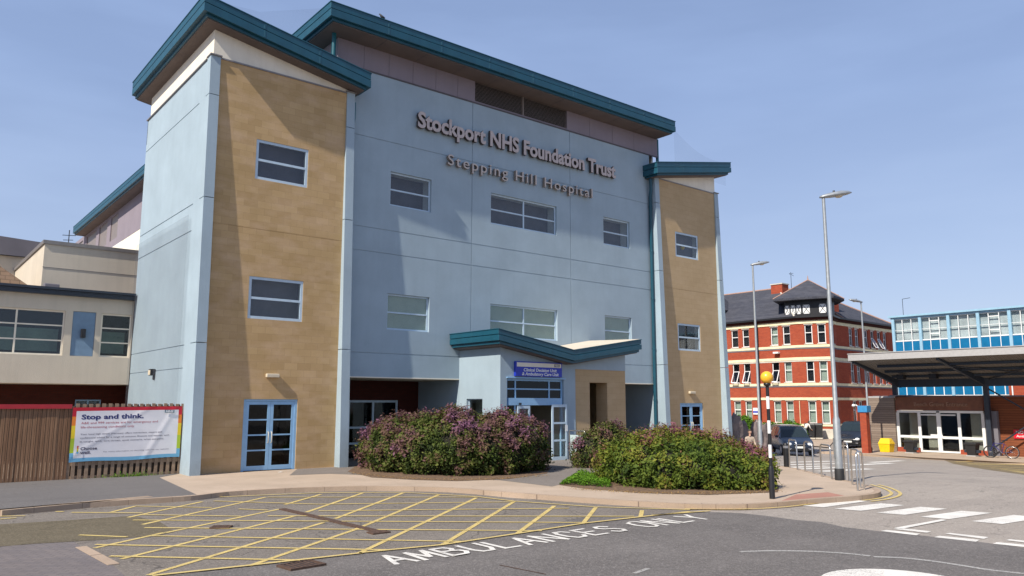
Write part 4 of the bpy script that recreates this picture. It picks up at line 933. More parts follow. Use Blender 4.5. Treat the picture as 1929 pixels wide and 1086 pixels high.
btxt('A&E and 999 services are for emergency and', 4.53, 1.50, 2.02, .06, pinkink, .004); btxt('life-threatening conditions only', 4.53, 1.385, 1.38, .06, pinkink, .004)
btxt('Your local high street pharmacy offers convenient, expert and', 4.53, 1.20, 2.15, .042, greyink, .004); btxt('confidential advice for a range of common illnesses and injuries, such', 4.53, 1.10, 2.36, .042, greyink, .004)
btxt('as coughs, colds, sore throats, upset stomachs, aches and pains.', 4.53, 1.0, 2.22, .042, greyink, .004)
btxt('Choose', 4.56, .79, .42, .075, greyink, .03); btxt('well.', 4.56, .68, .27, .075, greyink, .03)
btxt('For more information on choosing well visit our website', 5.15, .71, 1.75, .028, greyink, .003)
m = MB(); m.box(6.72, 6.99, 24.648, 24.654, 1.80, 1.885); m.build('banner_logo', plain('logo_grey', (.12, .2, .25), .5), BN)
lettering('banner_logo_text', 'NHS', bc[0], BN, (6.745, 24.647, 1.815), (1, 0, 0), (0, 0, 1), width=.22, height=.055, depth=.002, offset=.03, shear=.2, out=(0, -1, 0))
for k, (c_, z) in enumerate(((1, .885), (2, .845), (3, .805), (4, .765), (5, .72))):
    m = MB(); r_ = .032 if k == 4 else .024; m.add([(4.49 + r_ * cos(t * pi / 6), 24.651, z + r_ * sin(t * pi / 6)) for t in range(12)] + [(4.49, 24.651, z)], [(t, (t + 1) % 12, 12) for t in range(12)]); m.build('banner_symbol', bc[c_], BN)

# ------------------------------------------------------------------ red brick hospital block
BB = empty('brick_building', (0, 0, 0), 0, 'three storey red brick Victorian hospital block with cream bands and slate roof', 'building')
P0, P1, P2, P3, P4 = (63, 62), (63, 37.4), (64.0, 34.95), (66.5, 35.7), (78.5, 36.15)
GB = -.95
ROWS = [(7.28, 8.95), (3.93, 5.78), (.35, 2.28)]
BANDS = [(9.05, 9.32, .06, 'stonecream'), (6.96, 7.17, .05, 'stonecream'), (6.84, 6.955, .03, 'greyroof'), (5.72, 5.855, .02, 'stonelight'), (5.86, 6.10, .05, 'stonecream'), (3.62, 3.84, .05, 'stonecream'), (3.5, 3.615, .03, 'greyroof'), (2.36, 2.58, .05, 'stonecream'), (.12, .30, .05, 'stonecream'), (-.95, -.1, .04, 'stonelight')]
wc = [0]
def brick_face(Pa, Pb, wins, opens=()):
    """face from Pa to Pb, outward on the right-hand side; wins = list of (u0,u1)"""
    L = sqrt((Pb[0] - Pa[0]) ** 2 + (Pb[1] - Pa[1]) ** 2); ang = atan2(Pb[1] - Pa[1], Pb[0] - Pa[0])
    rects = [(a, b, c, d, None) for a, b in wins for c, d in ROWS]
    h = wallgrid(MB(), 1, 0, 0, L, GB - .3, 9.6, rects, .18).build('wall', M['redbrick'], BB)
    h.location = (Pa[0], Pa[1], 0); h.rotation_euler = (0, 0, ang)
    for k, (z0, z1, d, mt) in enumerate(BANDS):
        b = MB(); b.box(-.02, L + .02, -d, .01, z0, z1); o = b.build('stone_band', M[mt], BB); o.location = h.location; o.rotation_euler = h.rotation_euler
    b = MB(); b.box(-.05, L + .05, -.22, .05, 9.36, 9.62); o = b.build('eaves', M['brickshade'], BB); o.location = h.location; o.rotation_euler = h.rotation_euler
    b = MB(); b.box(-.1, L + .1, -.42, -.2, 9.56, 9.72); o = b.build('gutter', M['black'], BB); o.location = h.location; o.rotation_euler = h.rotation_euler
    for i, (a, b_) in enumerate(wins):
        # brick mullion strips are the wall itself; lintel above each window
        for j, (c, d) in enumerate(ROWS):
            mid = c + (d - c) * .58
            isopen = (i, j) in opens
            wn = window(BB, 1, 0, -1, a, b_, c, d, (), (mid,), depth=.10, ft=.075, blind=random.choice(['dark', 'blindpale', 'blind', 'dark']) if j < 2 else 'blindpale', blindd=.2, fm='white', glass='glassdoor' if isopen else 'glass', roomside=False)
            wn.location = h.location; wn.rotation_euler = h.rotation_euler
            lt = MB(); lt.box(a - .06, b_ + .06, -.014, .02, d + .002, d + .09); lt.build('lintel', M['stonelight'], wn); lt = MB(); lt.box(a - .06, b_ + .06, -.07, .02, c - .08, c - .002); l_ = lt.build('sill', M['stonelight'], wn)
            if isopen:
                q = MB(); s = .42; z0, z1 = c + .02, mid - .02
                for (u0, u1) in ((a + .05, a + .12), (b_ - .12, b_ - .05)):
                    q.hexa([(u0, -.0 - s, z0), (u1, -.0 - s, z0), (u1, .04 - s, z0), (u0, .04 - s, z0), (u0, .05, z1), (u1, .05, z1), (u1, .09, z1), (u0, .09, z1)])
                q.hexa([(a + .05, -s, z0), (b_ - .05, -s, z0), (b_ - .05, .04 - s, z0), (a + .05, .04 - s, z0), (a + .05, -s + .04, z0 + .08), (b_ - .05, -s + .04, z0 + .08), (b_ - .05, .08 - s, z0 + .08), (a + .05, .08 - s, z0 + .08)])
                q.build('open_sash', M['white'], wn)
                q = MB(); q.add([(a + .1, .02 - s, z0 + .02), (b_ - .1, .02 - s, z0 + .02), (b_ - .1, .07, z1), (a + .1, .07, z1)], [(0, 1, 2, 3)]); q.build('sash_pane', M['glass'], wn)
    return h
# west face runs from far to near: u measured from P0
yw = lambda y: 62 - y
wl = [(yw(44.38), yw(43.61)), (yw(43.15), yw(42.42)), (yw(40.15), yw(39.4)), (yw(38.92), yw(38.18))] + [(yw(48.6), yw(47.85)), (yw(47.4), yw(46.65)), (yw(53), yw(52.2)), (yw(51.8), yw(51))]
brick_face(P0, P1, wl, opens=((0, 1), (1, 1), (2, 1)))
Lc = sqrt(1 + 2.45 ** 2)
brick_face(P1, P2, [(.55, 1.2), (1.62, 2.30)])
L3 = sqrt(2.5 ** 2 + .75 ** 2)
brick_face(P2, P3, [(1.0, 1.6)])
ang4 = atan2(.45, 12)
wr = [(c - .38, c + .38) for c in (2.75, 3.95, 5.85, 7.2, 8.6, 9.9)]
brick_face(P3, P4, wr, opens=((3, 0), (4, 0)))
m = MB(); m.box(78.3, 78.5, 36.3, 46, GB, 9.6); m.build('wall', M['redbrick'], BB)
# roofs: west range and south range, hipped at the corner
m = MB()
e, rg = 9.66, 13.1
m.add([(62.6, 37.4, e), (62.6, 62, e), (67.0, 62, rg), (67, 41.6, rg), (71.4, 37.0, e), (71.4, 62, e)], [(0, 3, 2, 1), (0, 4, 3), (4, 5, 2, 3), (0, 1, 5, 4)])
m.build('roof', M['slate'], BB)
m = MB(); m.add([(64.5, 35.6, e - .02), (78.9, 35.75, e - .02), (74.6, 40.6, 12.6), (67.2, 40.6, 12.9), (78.9, 46, e - .02), (64.5, 46, e - .02)], [(0, 1, 2, 3), (1, 4, 2), (4, 5, 3, 2), (5, 0, 3), (0, 5, 4, 1)]); m.build('roof', M['slate'], BB)
def rod(a, b, r=.09, mat='ridge', name='ridge_tiles'):
    m = MB(); m.tube([a, b], r, 6); m.build(name, M[mat], BB)
rod((67, 62, rg), (67, 41.6, rg)); rod((67, 41.6, rg), (62.7, 37.5, e + .05), .08, 'stonelight', 'hip_flashing'); rod((67.2, 40.6, 12.9), (74.6, 40.6, 12.6)); rod((74.6, 40.6, 12.6), (78.9, 35.75, e)); rod((67.0, 37.8, 11.4), (68.0, 35.7, e + .05), .12)
# turret over the bay
tb = MB(); foot = [(62.95, 38.6), (63.35, 37.1), (64.15, 35.2), (66.2, 35.6), (67.8, 37), (66.5, 40)]
tb.prism(foot, 9.7, 11.15); T_ = tb.build('turret', M['black'], BB)
def off_(p, k): c = Vector((65.2, 37.4)); v = Vector(p) - c; return c + v * k
rf = MB(); ff = [off_(p, 1.42) for p in foot]; n_ = len(ff)
rf.add([(p.x, p.y, 11.35) for p in ff] + [(65.3, 37.5, 13.25)] + [(p.x, p.y, 11.16) for p in ff], [(i, (i + 1) % n_, n_) for i in range(n_)] + [(i, n_ + 1 + i, n_ + 1 + (i + 1) % n_, (i + 1) % n_) for i in range(n_)] + [tuple(range(n_ + 1, 2 * n_ + 1))])
rf.build('turret_roof', M['slate'], T_)
fr2 = MB(); 
for i in (0, 3): fr2.tube([(ff[i].x, ff[i].y, 11.36), (65.3, 37.5, 13.26)], .06, 6)
fr2.tube([(65.3, 37.5, 13.2), (65.3, 37.5, 13.65)], [.09, .02], 6); fr2.build('hip_tiles', M['ridge'], T_)
def xpanel(Pa, Pb, f0, f1):
    a = Vector(Pa).lerp(Vector(Pb), f0); b = Vector(Pa).lerp(Vector(Pb), f1); d = (b - a); L = d.length; an = atan2(d.y, d.x)
    q = MB(); q.box(0, L, -.03, -.004, 9.95, 10.75); o = q.build('plaster_panel', M['white'], T_); o.location = (a.x, a.y, 0); o.rotation_euler = (0, 0, an)
    q = MB(); q.tube([(0, -.04, 9.95), (L, -.04, 10.75)], .022, 5); q.tube([(L, -.04, 9.95), (0, -.04, 10.75)], .022, 5); o2 = q.build('timber_cross', M['black'], T_); o2.location = o.location; o2.rotation_euler = o.rotation_euler
for q in ((foot[0], foot[1], .05, .3), (foot[0], foot[1], .38, .63), (foot[0], foot[1], .7, .95), (foot[1], foot[2], .04, .32), (foot[1], foot[2], .70, .98)): xpanel(*q)
# far gable timber detail seen beside the tower
tb = MB(); tb.box(62.9, 66, 46.2, 49.5, 9.7, 11.1); o = tb.build('turret', M['black'], BB)
tb = MB(); tb.add([(62.3, 45.6, 11.1), (62.3, 50, 11.1), (66.5, 50, 11.1), (66.5, 45.6, 11.1), (65, 47.8, 13.6)], [(0, 1, 4), (1, 2, 4), (2, 3, 4), (3, 0, 4), (0, 3, 2, 1)]); tb.build('turret_roof', M['slate'], o)
for (x0, x1, y0, y1, z0, z1) in ((66.2, 67.3, 40.7, 41.9, 11.2, 13.35), (69.0, 70.2, 37.3, 38.3, 9.9, 12.2)):
    c = MB(); c.box(x0, x1, y0, y1, z0, z1); ch_ = c.build('chimney', M['redbrick'], BB); c = MB(); c.box(x0 - .06, x1 + .06, y0 - .06, y1 + .06, z1, z1 + .1); c.build('chimney_cap', M['stonelight'], ch_)
m = MB(); m.tube([(67, 40.2, 12.9), (67, 40.2, 14.5)], .025, 5); m.tube([(66.6, 39.7, 14.3), (67.4, 40.6, 14.4)], .02, 5); m.tube([(67, 39.9, 14.1), (67.2, 40.5, 14.45)], .02, 5); m.build('aerial', M['darksteel'], BB)
m = MB(); m.tube([(62.9, 41.45, 9.5), (62.9, 41.45, GB)], .06, 8); m.build('drainpipe', M['black'], BB)
m = MB(); m.tube([(62.92, 37.55, 2.3), (62.92, 37.55, GB)], .03, 8); m.build('cable_pipe', M['stonecream'], BB)
m = MB(); m.box(62.6, 62.98, 39.25, 39.75, 6.5, 6.66); m.build('flood_light', M['white'], BB, bevel=.02)
m = MB(); m.box(62.9, 62.97, 41.7, 42.25, 1.05, 1.65); s_ = m.build('wall_sign', M['white'], BB)
m = MB(); m.box(62.89, 62.898, 41.7, 42.25, 1.2, 1.36); m.build('sign_band', M['signblue'], s_)

# ------------------------------------------------------------------ glazed blue block
GL = empty('glazed_building', (0, 0, 0), 0, 'flat roofed block with pale blue frames and bright blue panels behind the canopy', 'building')
XG = 60.0
m = MB(); m.box(XG + .3, 70, -10, 27.6, -1, 8.4); m.build('wall', M['creamwall'], GL)
m = MB(); m.box(XG - .25, 70, -10, 27.9, 8.56, 8.7); m.box(XG - .1, 70, -10, 27.75, 8.42, 8.56); m.build('roof', M['skyframe'], GL)
ys = [27.6 - 1.98 * k for k in range(14)]
for k in range(len(ys) - 1):
    y1_, y0_ = ys[k], ys[k + 1]
    m = MB(); m.box(XG - .12, XG + .1, y1_ - .1, y1_ + .1, 2.4, 8.45); m.build('post', M['skyframe'], GL)
    if y0_ < 4: continue
    f = MB(); f.box(XG - .03, XG + .05, y0_ + .1, y1_ - .1, 6.72, 6.8); f.box(XG - .03, XG + .05, y0_ + .1, y1_ - .1, 8.36, 8.42)
    for t in (1 / 3, 2 / 3):
        yy = y0_ + (y1_ - y0_) * t; f.box(XG - .035, XG + .055, yy - .022, yy + .022, 5.75, 8.42)
    if k % 2: 
        ya, yb = y0_ + (y1_ - y0_) / 3, y0_ + (y1_ - y0_) * 2 / 3
        f.box(XG - .05, XG + .0, ya, yb, 8.1, 8.16); f.box(XG - .05, XG + .0, ya, yb, 7.15, 7.21)
    f.box(XG - .03, XG + .05, y0_ + .1, y1_ - .1, 7.55, 7.58)
    wn = f.build('window', M['white'], GL)
    g = MB(); g.box(XG + .0, XG + .01, y0_ + .1, y1_ - .1, 6.8, 8.36); g.build('pane', M['glass'], wn)
    p = MB(); p.box(XG - .005, XG + .02, y0_ + .1, y1_ - .1, 5.7, 6.71); p.build('blue_panel', M['skyblue'], wn)
    p = MB(); p.box(XG - .005, XG + .02, y0_ + .1, y1_ - .1, 2.72, 5.2); q = p.build('blue_panel', M['skyblue'], GL)
    f = MB(); f.box(XG - .04, XG + .05, y0_ + .1, y1_ - .1, 2.55, 2.70)
    for t in (1 / 3, 2 / 3):
        yy = y0_ + (y1_ - y0_) * t; f.box(XG - .03, XG + .03, yy - .03, yy + .03, 2.7, 5.2)
    f.build('panel_frame', M['white'], q)
m = MB(); m.box(XG + .2, XG + .25, 0, 27.5, 6.7, 8.4); m.build('interior', plain('pale_interior', (.75, .77, .76), .9, var=.25, scale=1.2), GL)
m = MB(); m.box(XG - .4, XG - .15, 4, 20.0, -1, 3.7); m.build('brick_wall', M['redbrick'], GL)
m = MB(); m.tube([(XG - .5, 19.75, 2.3), (XG - .5, 19.75, 3.7)], .05, 6); m.tube([(XG - .5, 18.9, 2.3), (XG - .5, 18.9, 3.3)], .06, 6); m.build('drainpipe', M['white'], GL)
m = MB(); m.tube([(XG + 2, 27.7, 8.6), (XG + 2, 27.7, 10.2)], .02, 5); m.tube([(XG + 2, 27.7, 10.2), (XG + 2, 27.1, 10.25)], .02, 5); m.build('aerial', M['darksteel'], GL)
# ------------------------------------------------------------------ entrance building
EN = empty('entrance_building', (0, 0, 0), 0, 'single storey timber clad entrance building with white framed glass doors', 'building')
XE = 50.6; ZB = -.9
m = MB(); m.box(XE, 57, 18.42, 23.5, 1.68, 2.52); m.build('fascia', M['timberbrown'], EN)
m = MB(); m.box(XE - .55, 57, 22.9, 23.6, 2.56, 2.62); m.box(XE + .3, 57, 12, 25.1, 2.5, 2.58); m.build('roof', M['greyroof'], EN)
lettering('sign_lettering', 'Beech Grove Entrance', plain('carved_letters', (.30, .17, .11), .6), EN, (XE - .01, 22.35, 1.93), (0, -1, 0), (0, 0, 1), width=3.1, height=.24, depth=.03, offset=.01, out=(-1, 0, 0))
f = MB(); x0, x1 = XE + .05, XE + .13
yv = [23.45, 22.13, 20.98, 19.82, 18.5]
f.box(x0, x1, 18.45, 23.48, 1.52, 1.66); f.box(x0, x1, 18.45, 23.48, -.86, -.76)
for y in yv: f.box(x0 - .002, x1 + .002, y - .085, y + .085, -.86, 1.52)
f.box(x0 - .004, x1 + .004, 18.5, 23.45, -.03, .12); f.box(x0 - .006, x1, 22.02, 20.0, 1.36, 1.44)
f.box(x0 - .01, x1, 20.86, 21.1, -.8, 1.5)
ef = f.build('door_frame', M['white'], EN)
g = MB(); g.box(XE + .09, XE + .1, 18.5, 23.45, -.8, 1.52); g.build('pane', M['glass'], ef)
m = MB(); m.box(XE + .02, XE + .04, 20.8, 21.5, .0, .22); m.build('push_plate', M['white'], ef)
m = MB(); m.box(XE - .02, XE + .04, 20.9, 21.06, 1.55, 1.62); m.build('door_sensor', M['black'], ef)
m = MB(); m.box(XE + .55, XE + .65, 22.3, 22.95, -.9, 1.6); m.box(XE + .9, XE + 1.0, 21.4, 22.0, -.9, 1.6); m.box(XE + .55, XE + .65, 18.6, 19.35, -.9, 1.6); m.box(XE + .2, XE + 5, 18.3, 18.4, -.9, 1.6); m.box(XE + .2, XE + 5, 23.5, 23.6, -.9, 1.6); m.box(XE + .4, XE + .5, 18.6, 19.7, -.9, -.1); m.box(XE + .4, XE + .5, 22.2, 23.3, -.9, -.1); m.build('lobby_wall', M['interior'], EN)
m = MB(); m.box(XE + 5, XE + 5.1, 18, 24, -.9, 2.4); m.box(XE + 3, XE + 3.1, 19, 21, -.9, 1.2); m.build('lobby_back', M['dark'], EN)
m = MB(); m.box(XE - .12, XE + .04, 22.15, 23.5, ZB - .1, -.62); m.build('brick_plinth', M['redbrick'], EN)
m = MB(); m.box(XE - .12, XE + .04, 18.1, 19.8, ZB - .1, -.62); m.build('brick_plinth', M['redbrick'], EN)
m = MB(); m.box(XE - .1, XE + .1, 23.55, 25.2, ZB - .2, 2.45); m.build('timber_wall', M['timbergrey'], EN, 'weathered grey timber cladding left of the glass doors')
m = MB(); m.box(XE, XE + .2, 23.5, 25.3, 2.452, 2.55); m.build('coping', M['canopyedge'], EN)
m = MB(); m.box(XE + .4, XE + .6, 3, 18.2, ZB - .2, 2.56); m.build('timber_wall', M['timberred'], EN, 'reddish brown timber cladding right of the glass doors')
m = MB(); m.box(XE + .05, XE + .35, 17.75, 18.38, ZB - .1, 1.66); m.build('end_pier', M['greyroof'], EN)
s_ = MB(); s_.box(XE + .33, XE + .395, 14.6, 17.05, .12, .62); sg = s_.build('sign', M['signred'], EN, 'red sign reading NO PARKING Ambulances only')
lettering('sign_text', 'NO PARKING', M['white'], sg, (XE + .328, 16.92, .40), (0, -1, 0), (0, 0, 1), width=1.5, height=.15, depth=.008, offset=.02, out=(-1, 0, 0))
lettering('sign_text', 'Ambulances only', M['white'], sg, (XE + .328, 16.92, .20), (0, -1, 0), (0, 0, 1), width=1.5, height=.12, depth=.008, offset=.01, out=(-1, 0, 0))
# brick gate pier with blue box
PI_ = empty('brick_pier', (47.3, 23.9, ZB), 0, 'slim red brick pier topped by a blue box beside the grey timber wall', 'pier')
m = MB(); m.box(-.2, .2, -.2, .2, -.1, 2.45); m.build('shaft', M['redbrick'], PI_)
m = MB(); m.box(-.26, .26, -.3, .3, 2.45, 2.85); m.build('blue_box', plain('blue_box', (.05, .25, .5), .4), PI_, bevel=.02)
m = MB(); m.tube([(0, .25, 2.7), (0, .5, 2.9), (0, .62, 2.85)], .03, 6); m.lathe([(0, -.08), (.09, -.06), (.11, 0), (.07, .08), (0, .1)], (0, .66, 2.86), 10); m.build('camera_dome', M['white'], PI_)
# canopy
CN = empty('canopy', (0, 0, 0), 0, 'long grey edged steel canopy on dark posts sheltering the entrance', 'canopy')
XF, XB = 46.6, 50.25
def cz(x): return 4.68 - (4.68 - 3.5) * (x - XF) / (XB - XF)
YE = 24.3
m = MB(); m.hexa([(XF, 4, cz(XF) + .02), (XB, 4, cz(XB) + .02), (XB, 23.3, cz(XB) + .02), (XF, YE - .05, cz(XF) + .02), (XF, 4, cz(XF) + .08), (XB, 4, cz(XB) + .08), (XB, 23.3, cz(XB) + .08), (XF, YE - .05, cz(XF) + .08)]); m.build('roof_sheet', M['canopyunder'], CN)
m = MB(); m.box(XF - .12, XF + .0, 4, YE, 4.69, 5.08); m.box(XF - .16, XF + .06, 4, YE + .02, 5.085, 5.13); m.build('edge_fascia', M['canopyedge'], CN)
m = MB(); m.hexa([(XF + .02, YE - .05, cz(XF)), (XB, 23.3, cz(XB)), (XB, 23.4, cz(XB)), (XF + .02, YE + .05, cz(XF)), (XF + .02, YE - .05, 5.05), (XB, 23.3, 4.1), (XB, 23.4, 4.1), (XF + .02, YE + .05, 5.05)]); m.build('side_fascia', M['canopyedge'], CN)
for y in (23.0, 18.05, 13.1, 8.2):
    m = MB(); k_ = 1.1; m.hexa([(XF + .1, y - .08 + k_, cz(XF) - .14), (XB + .1, y - .08, cz(XB) - .42), (XB + .1, y + .08, cz(XB) - .42), (XF + .1, y + .08 + k_, cz(XF) - .14), (XF + .1, y - .08 + k_, cz(XF)), (XB + .1, y - .08, cz(XB)), (XB + .1, y + .08, cz(XB)), (XF + .1, y + .08 + k_, cz(XF))]); m.build('rafter', M['darksteel'], CN)
    m = MB(); m.box(XB - .12, XB + .12, y - .13 + (.3 if y > 20 else 0), y + .13 + (.3 if y > 20 else 0), 2.6 if y > 20 else ZB - .1, cz(XB) + .4); m.build('post', M['darksteel'], CN)
for k in (1, 2, 3):
    x = XF + (XB - XF) * k / 4; m = MB(); m.box(x - .06, x + .06, 4, 23.0, cz(x) - .13, cz(x) + .01); m.build('purlin', M['darksteel'], CN)
m = MB(); m.box(XB - .15, XB + .1, 4, 23.1, cz(XB) - .40, cz(XB) + .2); m.build('back_beam', M['darksteel'], CN)
for (a, b_) in (((XB, 18.0, 3.0), (XB, 13.2, -.2)), ((XB, 18.0, -.5), (XB, 13.2, 3.0)), ((XF + 1, 19, 4.25), (XB, 13.2, 3.45)), ((XB, 18, 3.45), (XF + 1, 14.2, 4.25))):
    m = MB(); m.tube([a, b_], .045, 6); m.build('brace', M['darksteel'], CN)
for y in (20.3, 22.2):
    m = MB(); m.box(48.6, 49.0, y - .2, y + .2, 3.55, 3.85); m.build('light_box', M['black'], CN)
# ------------------------------------------------------------------ lamps, beacon, bollard, rails
def street_lamp(px, py, h, label, head_rot, pos_=None):
    p = Vector(pos_) if pos_ else G(px, py)
    e = empty('street_lamp', (p.x, p.y, zg(p.x)), head_rot, label, 'street lamp', 'galvanised street lamps')
    m = MB(); m.tube([(0, 0, -.1), (0, 0, 1.65), (0, 0, 1.75), (0, 0, h)], [.105, .10, .065, .045], 12); m.build('pole', M['galv'], e)
    m = MB(); m.lathe([(.125, -.05), (.125, .30), (.11, .32)], (0, 0, 0), 14); m.build('base_sleeve', M['rubber'], e)
    m = MB(); m.box(-.108, -.10, -.05, .05, .6, 1.15); m.build('access_door', M['galv'], e)
    m = MB(); n = 12
    secs = [(-.10, .05, .04), (0, .09, .07), (.25, .15, .10), (.5, .165, .11), (.72, .11, .075), (.84, .03, .02)]
    vs = []; 
    for x, w_, t_ in secs:
        for k in range(n): a = 2 * pi * k / n; vs.append((x, w_ * cos(a), h + .04 + x * .16 + t_ * (sin(a) if sin(a) > 0 else sin(a) * .55)))
    fs = [(i * n + k, i * n + (k + 1) % n, (i + 1) * n + (k + 1) % n, (i + 1) * n + k) for i in range(len(secs) - 1) for k in range(n)]
    fs += [tuple(range(n - 1, -1, -1)), tuple(range((len(secs) - 1) * n, len(secs) * n))]
    m.add(vs, fs, True); hd = m.build('lamp_head', M['galv'], e)
    m = MB(); m.lathe([(.0, -.055), (.08, -.05), (.12, -.02), (.12, .0)], (.45, 0, h + .04 + .07 - .03), 12); m.build('lens', M['lightfit'], hd)
    m = MB(); m.lathe([(.035, 0), (.035, .05), (.0, .06)], (.32, 0, h + .04 + .05 + .09), 8); m.build('photocell', M['black'], hd)
    return e
l1 = street_lamp(1582, 905, 8.06, 'tall galvanised street lamp standing among the steel hoop rails', radians(-38))
p_ = ray(1434, 867); t_ = 37.3; P2_ = p_ * t_
l2 = street_lamp(0, 0, 9.3, 'galvanised street lamp rising behind the hedge and standing stones', radians(-38), (P2_.x, P2_.y))
l3 = street_lamp(1640, 853, 9.3, 'galvanised street lamp beside the brick pier and grey timber wall', radians(152))
# belisha beacon
p = G(1455, 940)
e = empty('belisha_beacon', (p.x, p.y, 0), 0, 'black and white banded crossing beacon with an amber globe', 'beacon')
m = MB(); m.lathe([(.062, -.1), (.062, .64), (.042, .72)], n=14); m.build('base', M['black'], e)
H_ = 2.50; k = 1
zs = [.72, .90, 1.19, 1.44, 1.73, 1.99, 2.27, H_]
for a, b_ in zip(zs[:-1], zs[1:]):
    m = MB(); m.lathe([(.037, a), (.037, b_)], n=14); m.build('band', M['black'] if k % 2 == 1 else M['white'], e); k += 1
m = MB(); m.lathe([(.03, H_), (.085, H_ + .02), (.075, H_ + .07), (.05, H_ + .09)], n=14); m.build('collar', M['black'], e)
m = MB(); R0 = .142; m.lathe([(R0 * sin(pi * t / 14), H_ + .20 - R0 * cos(pi * t / 14)) for t in range(15)], n=24); m.build('globe', M['amber'], e)
# bollard
p = G(1482, 880); e = empty('bollard', (p.x, p.y, 0), 0, 'black cylindrical bollard at the end of the hoop rails', 'bollard')
m = MB(); m.lathe([(.09, -.1), (.09, .62)], n=14); m.build('post', M['black'], e)
m = MB(); m.lathe([(.092, .62), (.092, .70)], n=14); m.build('reflective_band', M['alloy'], e)
m = MB(); m.lathe([(.09, .70), (.09, .76), (.06, .79), (0, .80)], n=14); m.build('cap', M['black'], e)
# hoop rails
def hoop(pa, pb, label, hh=.93):
    a, b_ = G(*pa), G(*pb); c = (a + b_) / 2; d = (b_ - a); L = d.length / 2; an = atan2(d.y, d.x)
    e = tag(MB().tube([(-L, 0, -.1), (-L, 0, hh - .12), (-L + .04, 0, hh - .03), (-L + .12, 0, hh), (L - .12, 0, hh), (L - .04, 0, hh - .03), (L, 0, hh - .12), (L, 0, -.1)], .024, 10).build('hoop_rail', M['steel']), label, 'hoop rail', 'stainless hoop rails along the kerb')
    e.location = (c.x, c.y, 0); e.rotation_euler = (0, 0, an); return e
hoop((1488, 882), (1502.5, 886), 'hoop rail right beside the black bollard')
hoop((1517, 889), (1532.5, 892.5), 'second hoop rail from the black bollard')
hoop((1548, 898.5), (1567, 903.5), 'wider hoop rail just left of the near street lamp')
hoop((1592, 899), (1600, 905), 'hoop rail partly hidden behind the near street lamp', 1.0)
hoop((1606, 914), (1621, 919), 'hoop rail right of the near lamp, the one farther from the crossing')
hoop((1616, 925), (1628, 923), 'hoop rail standing nearest the zebra crossing')

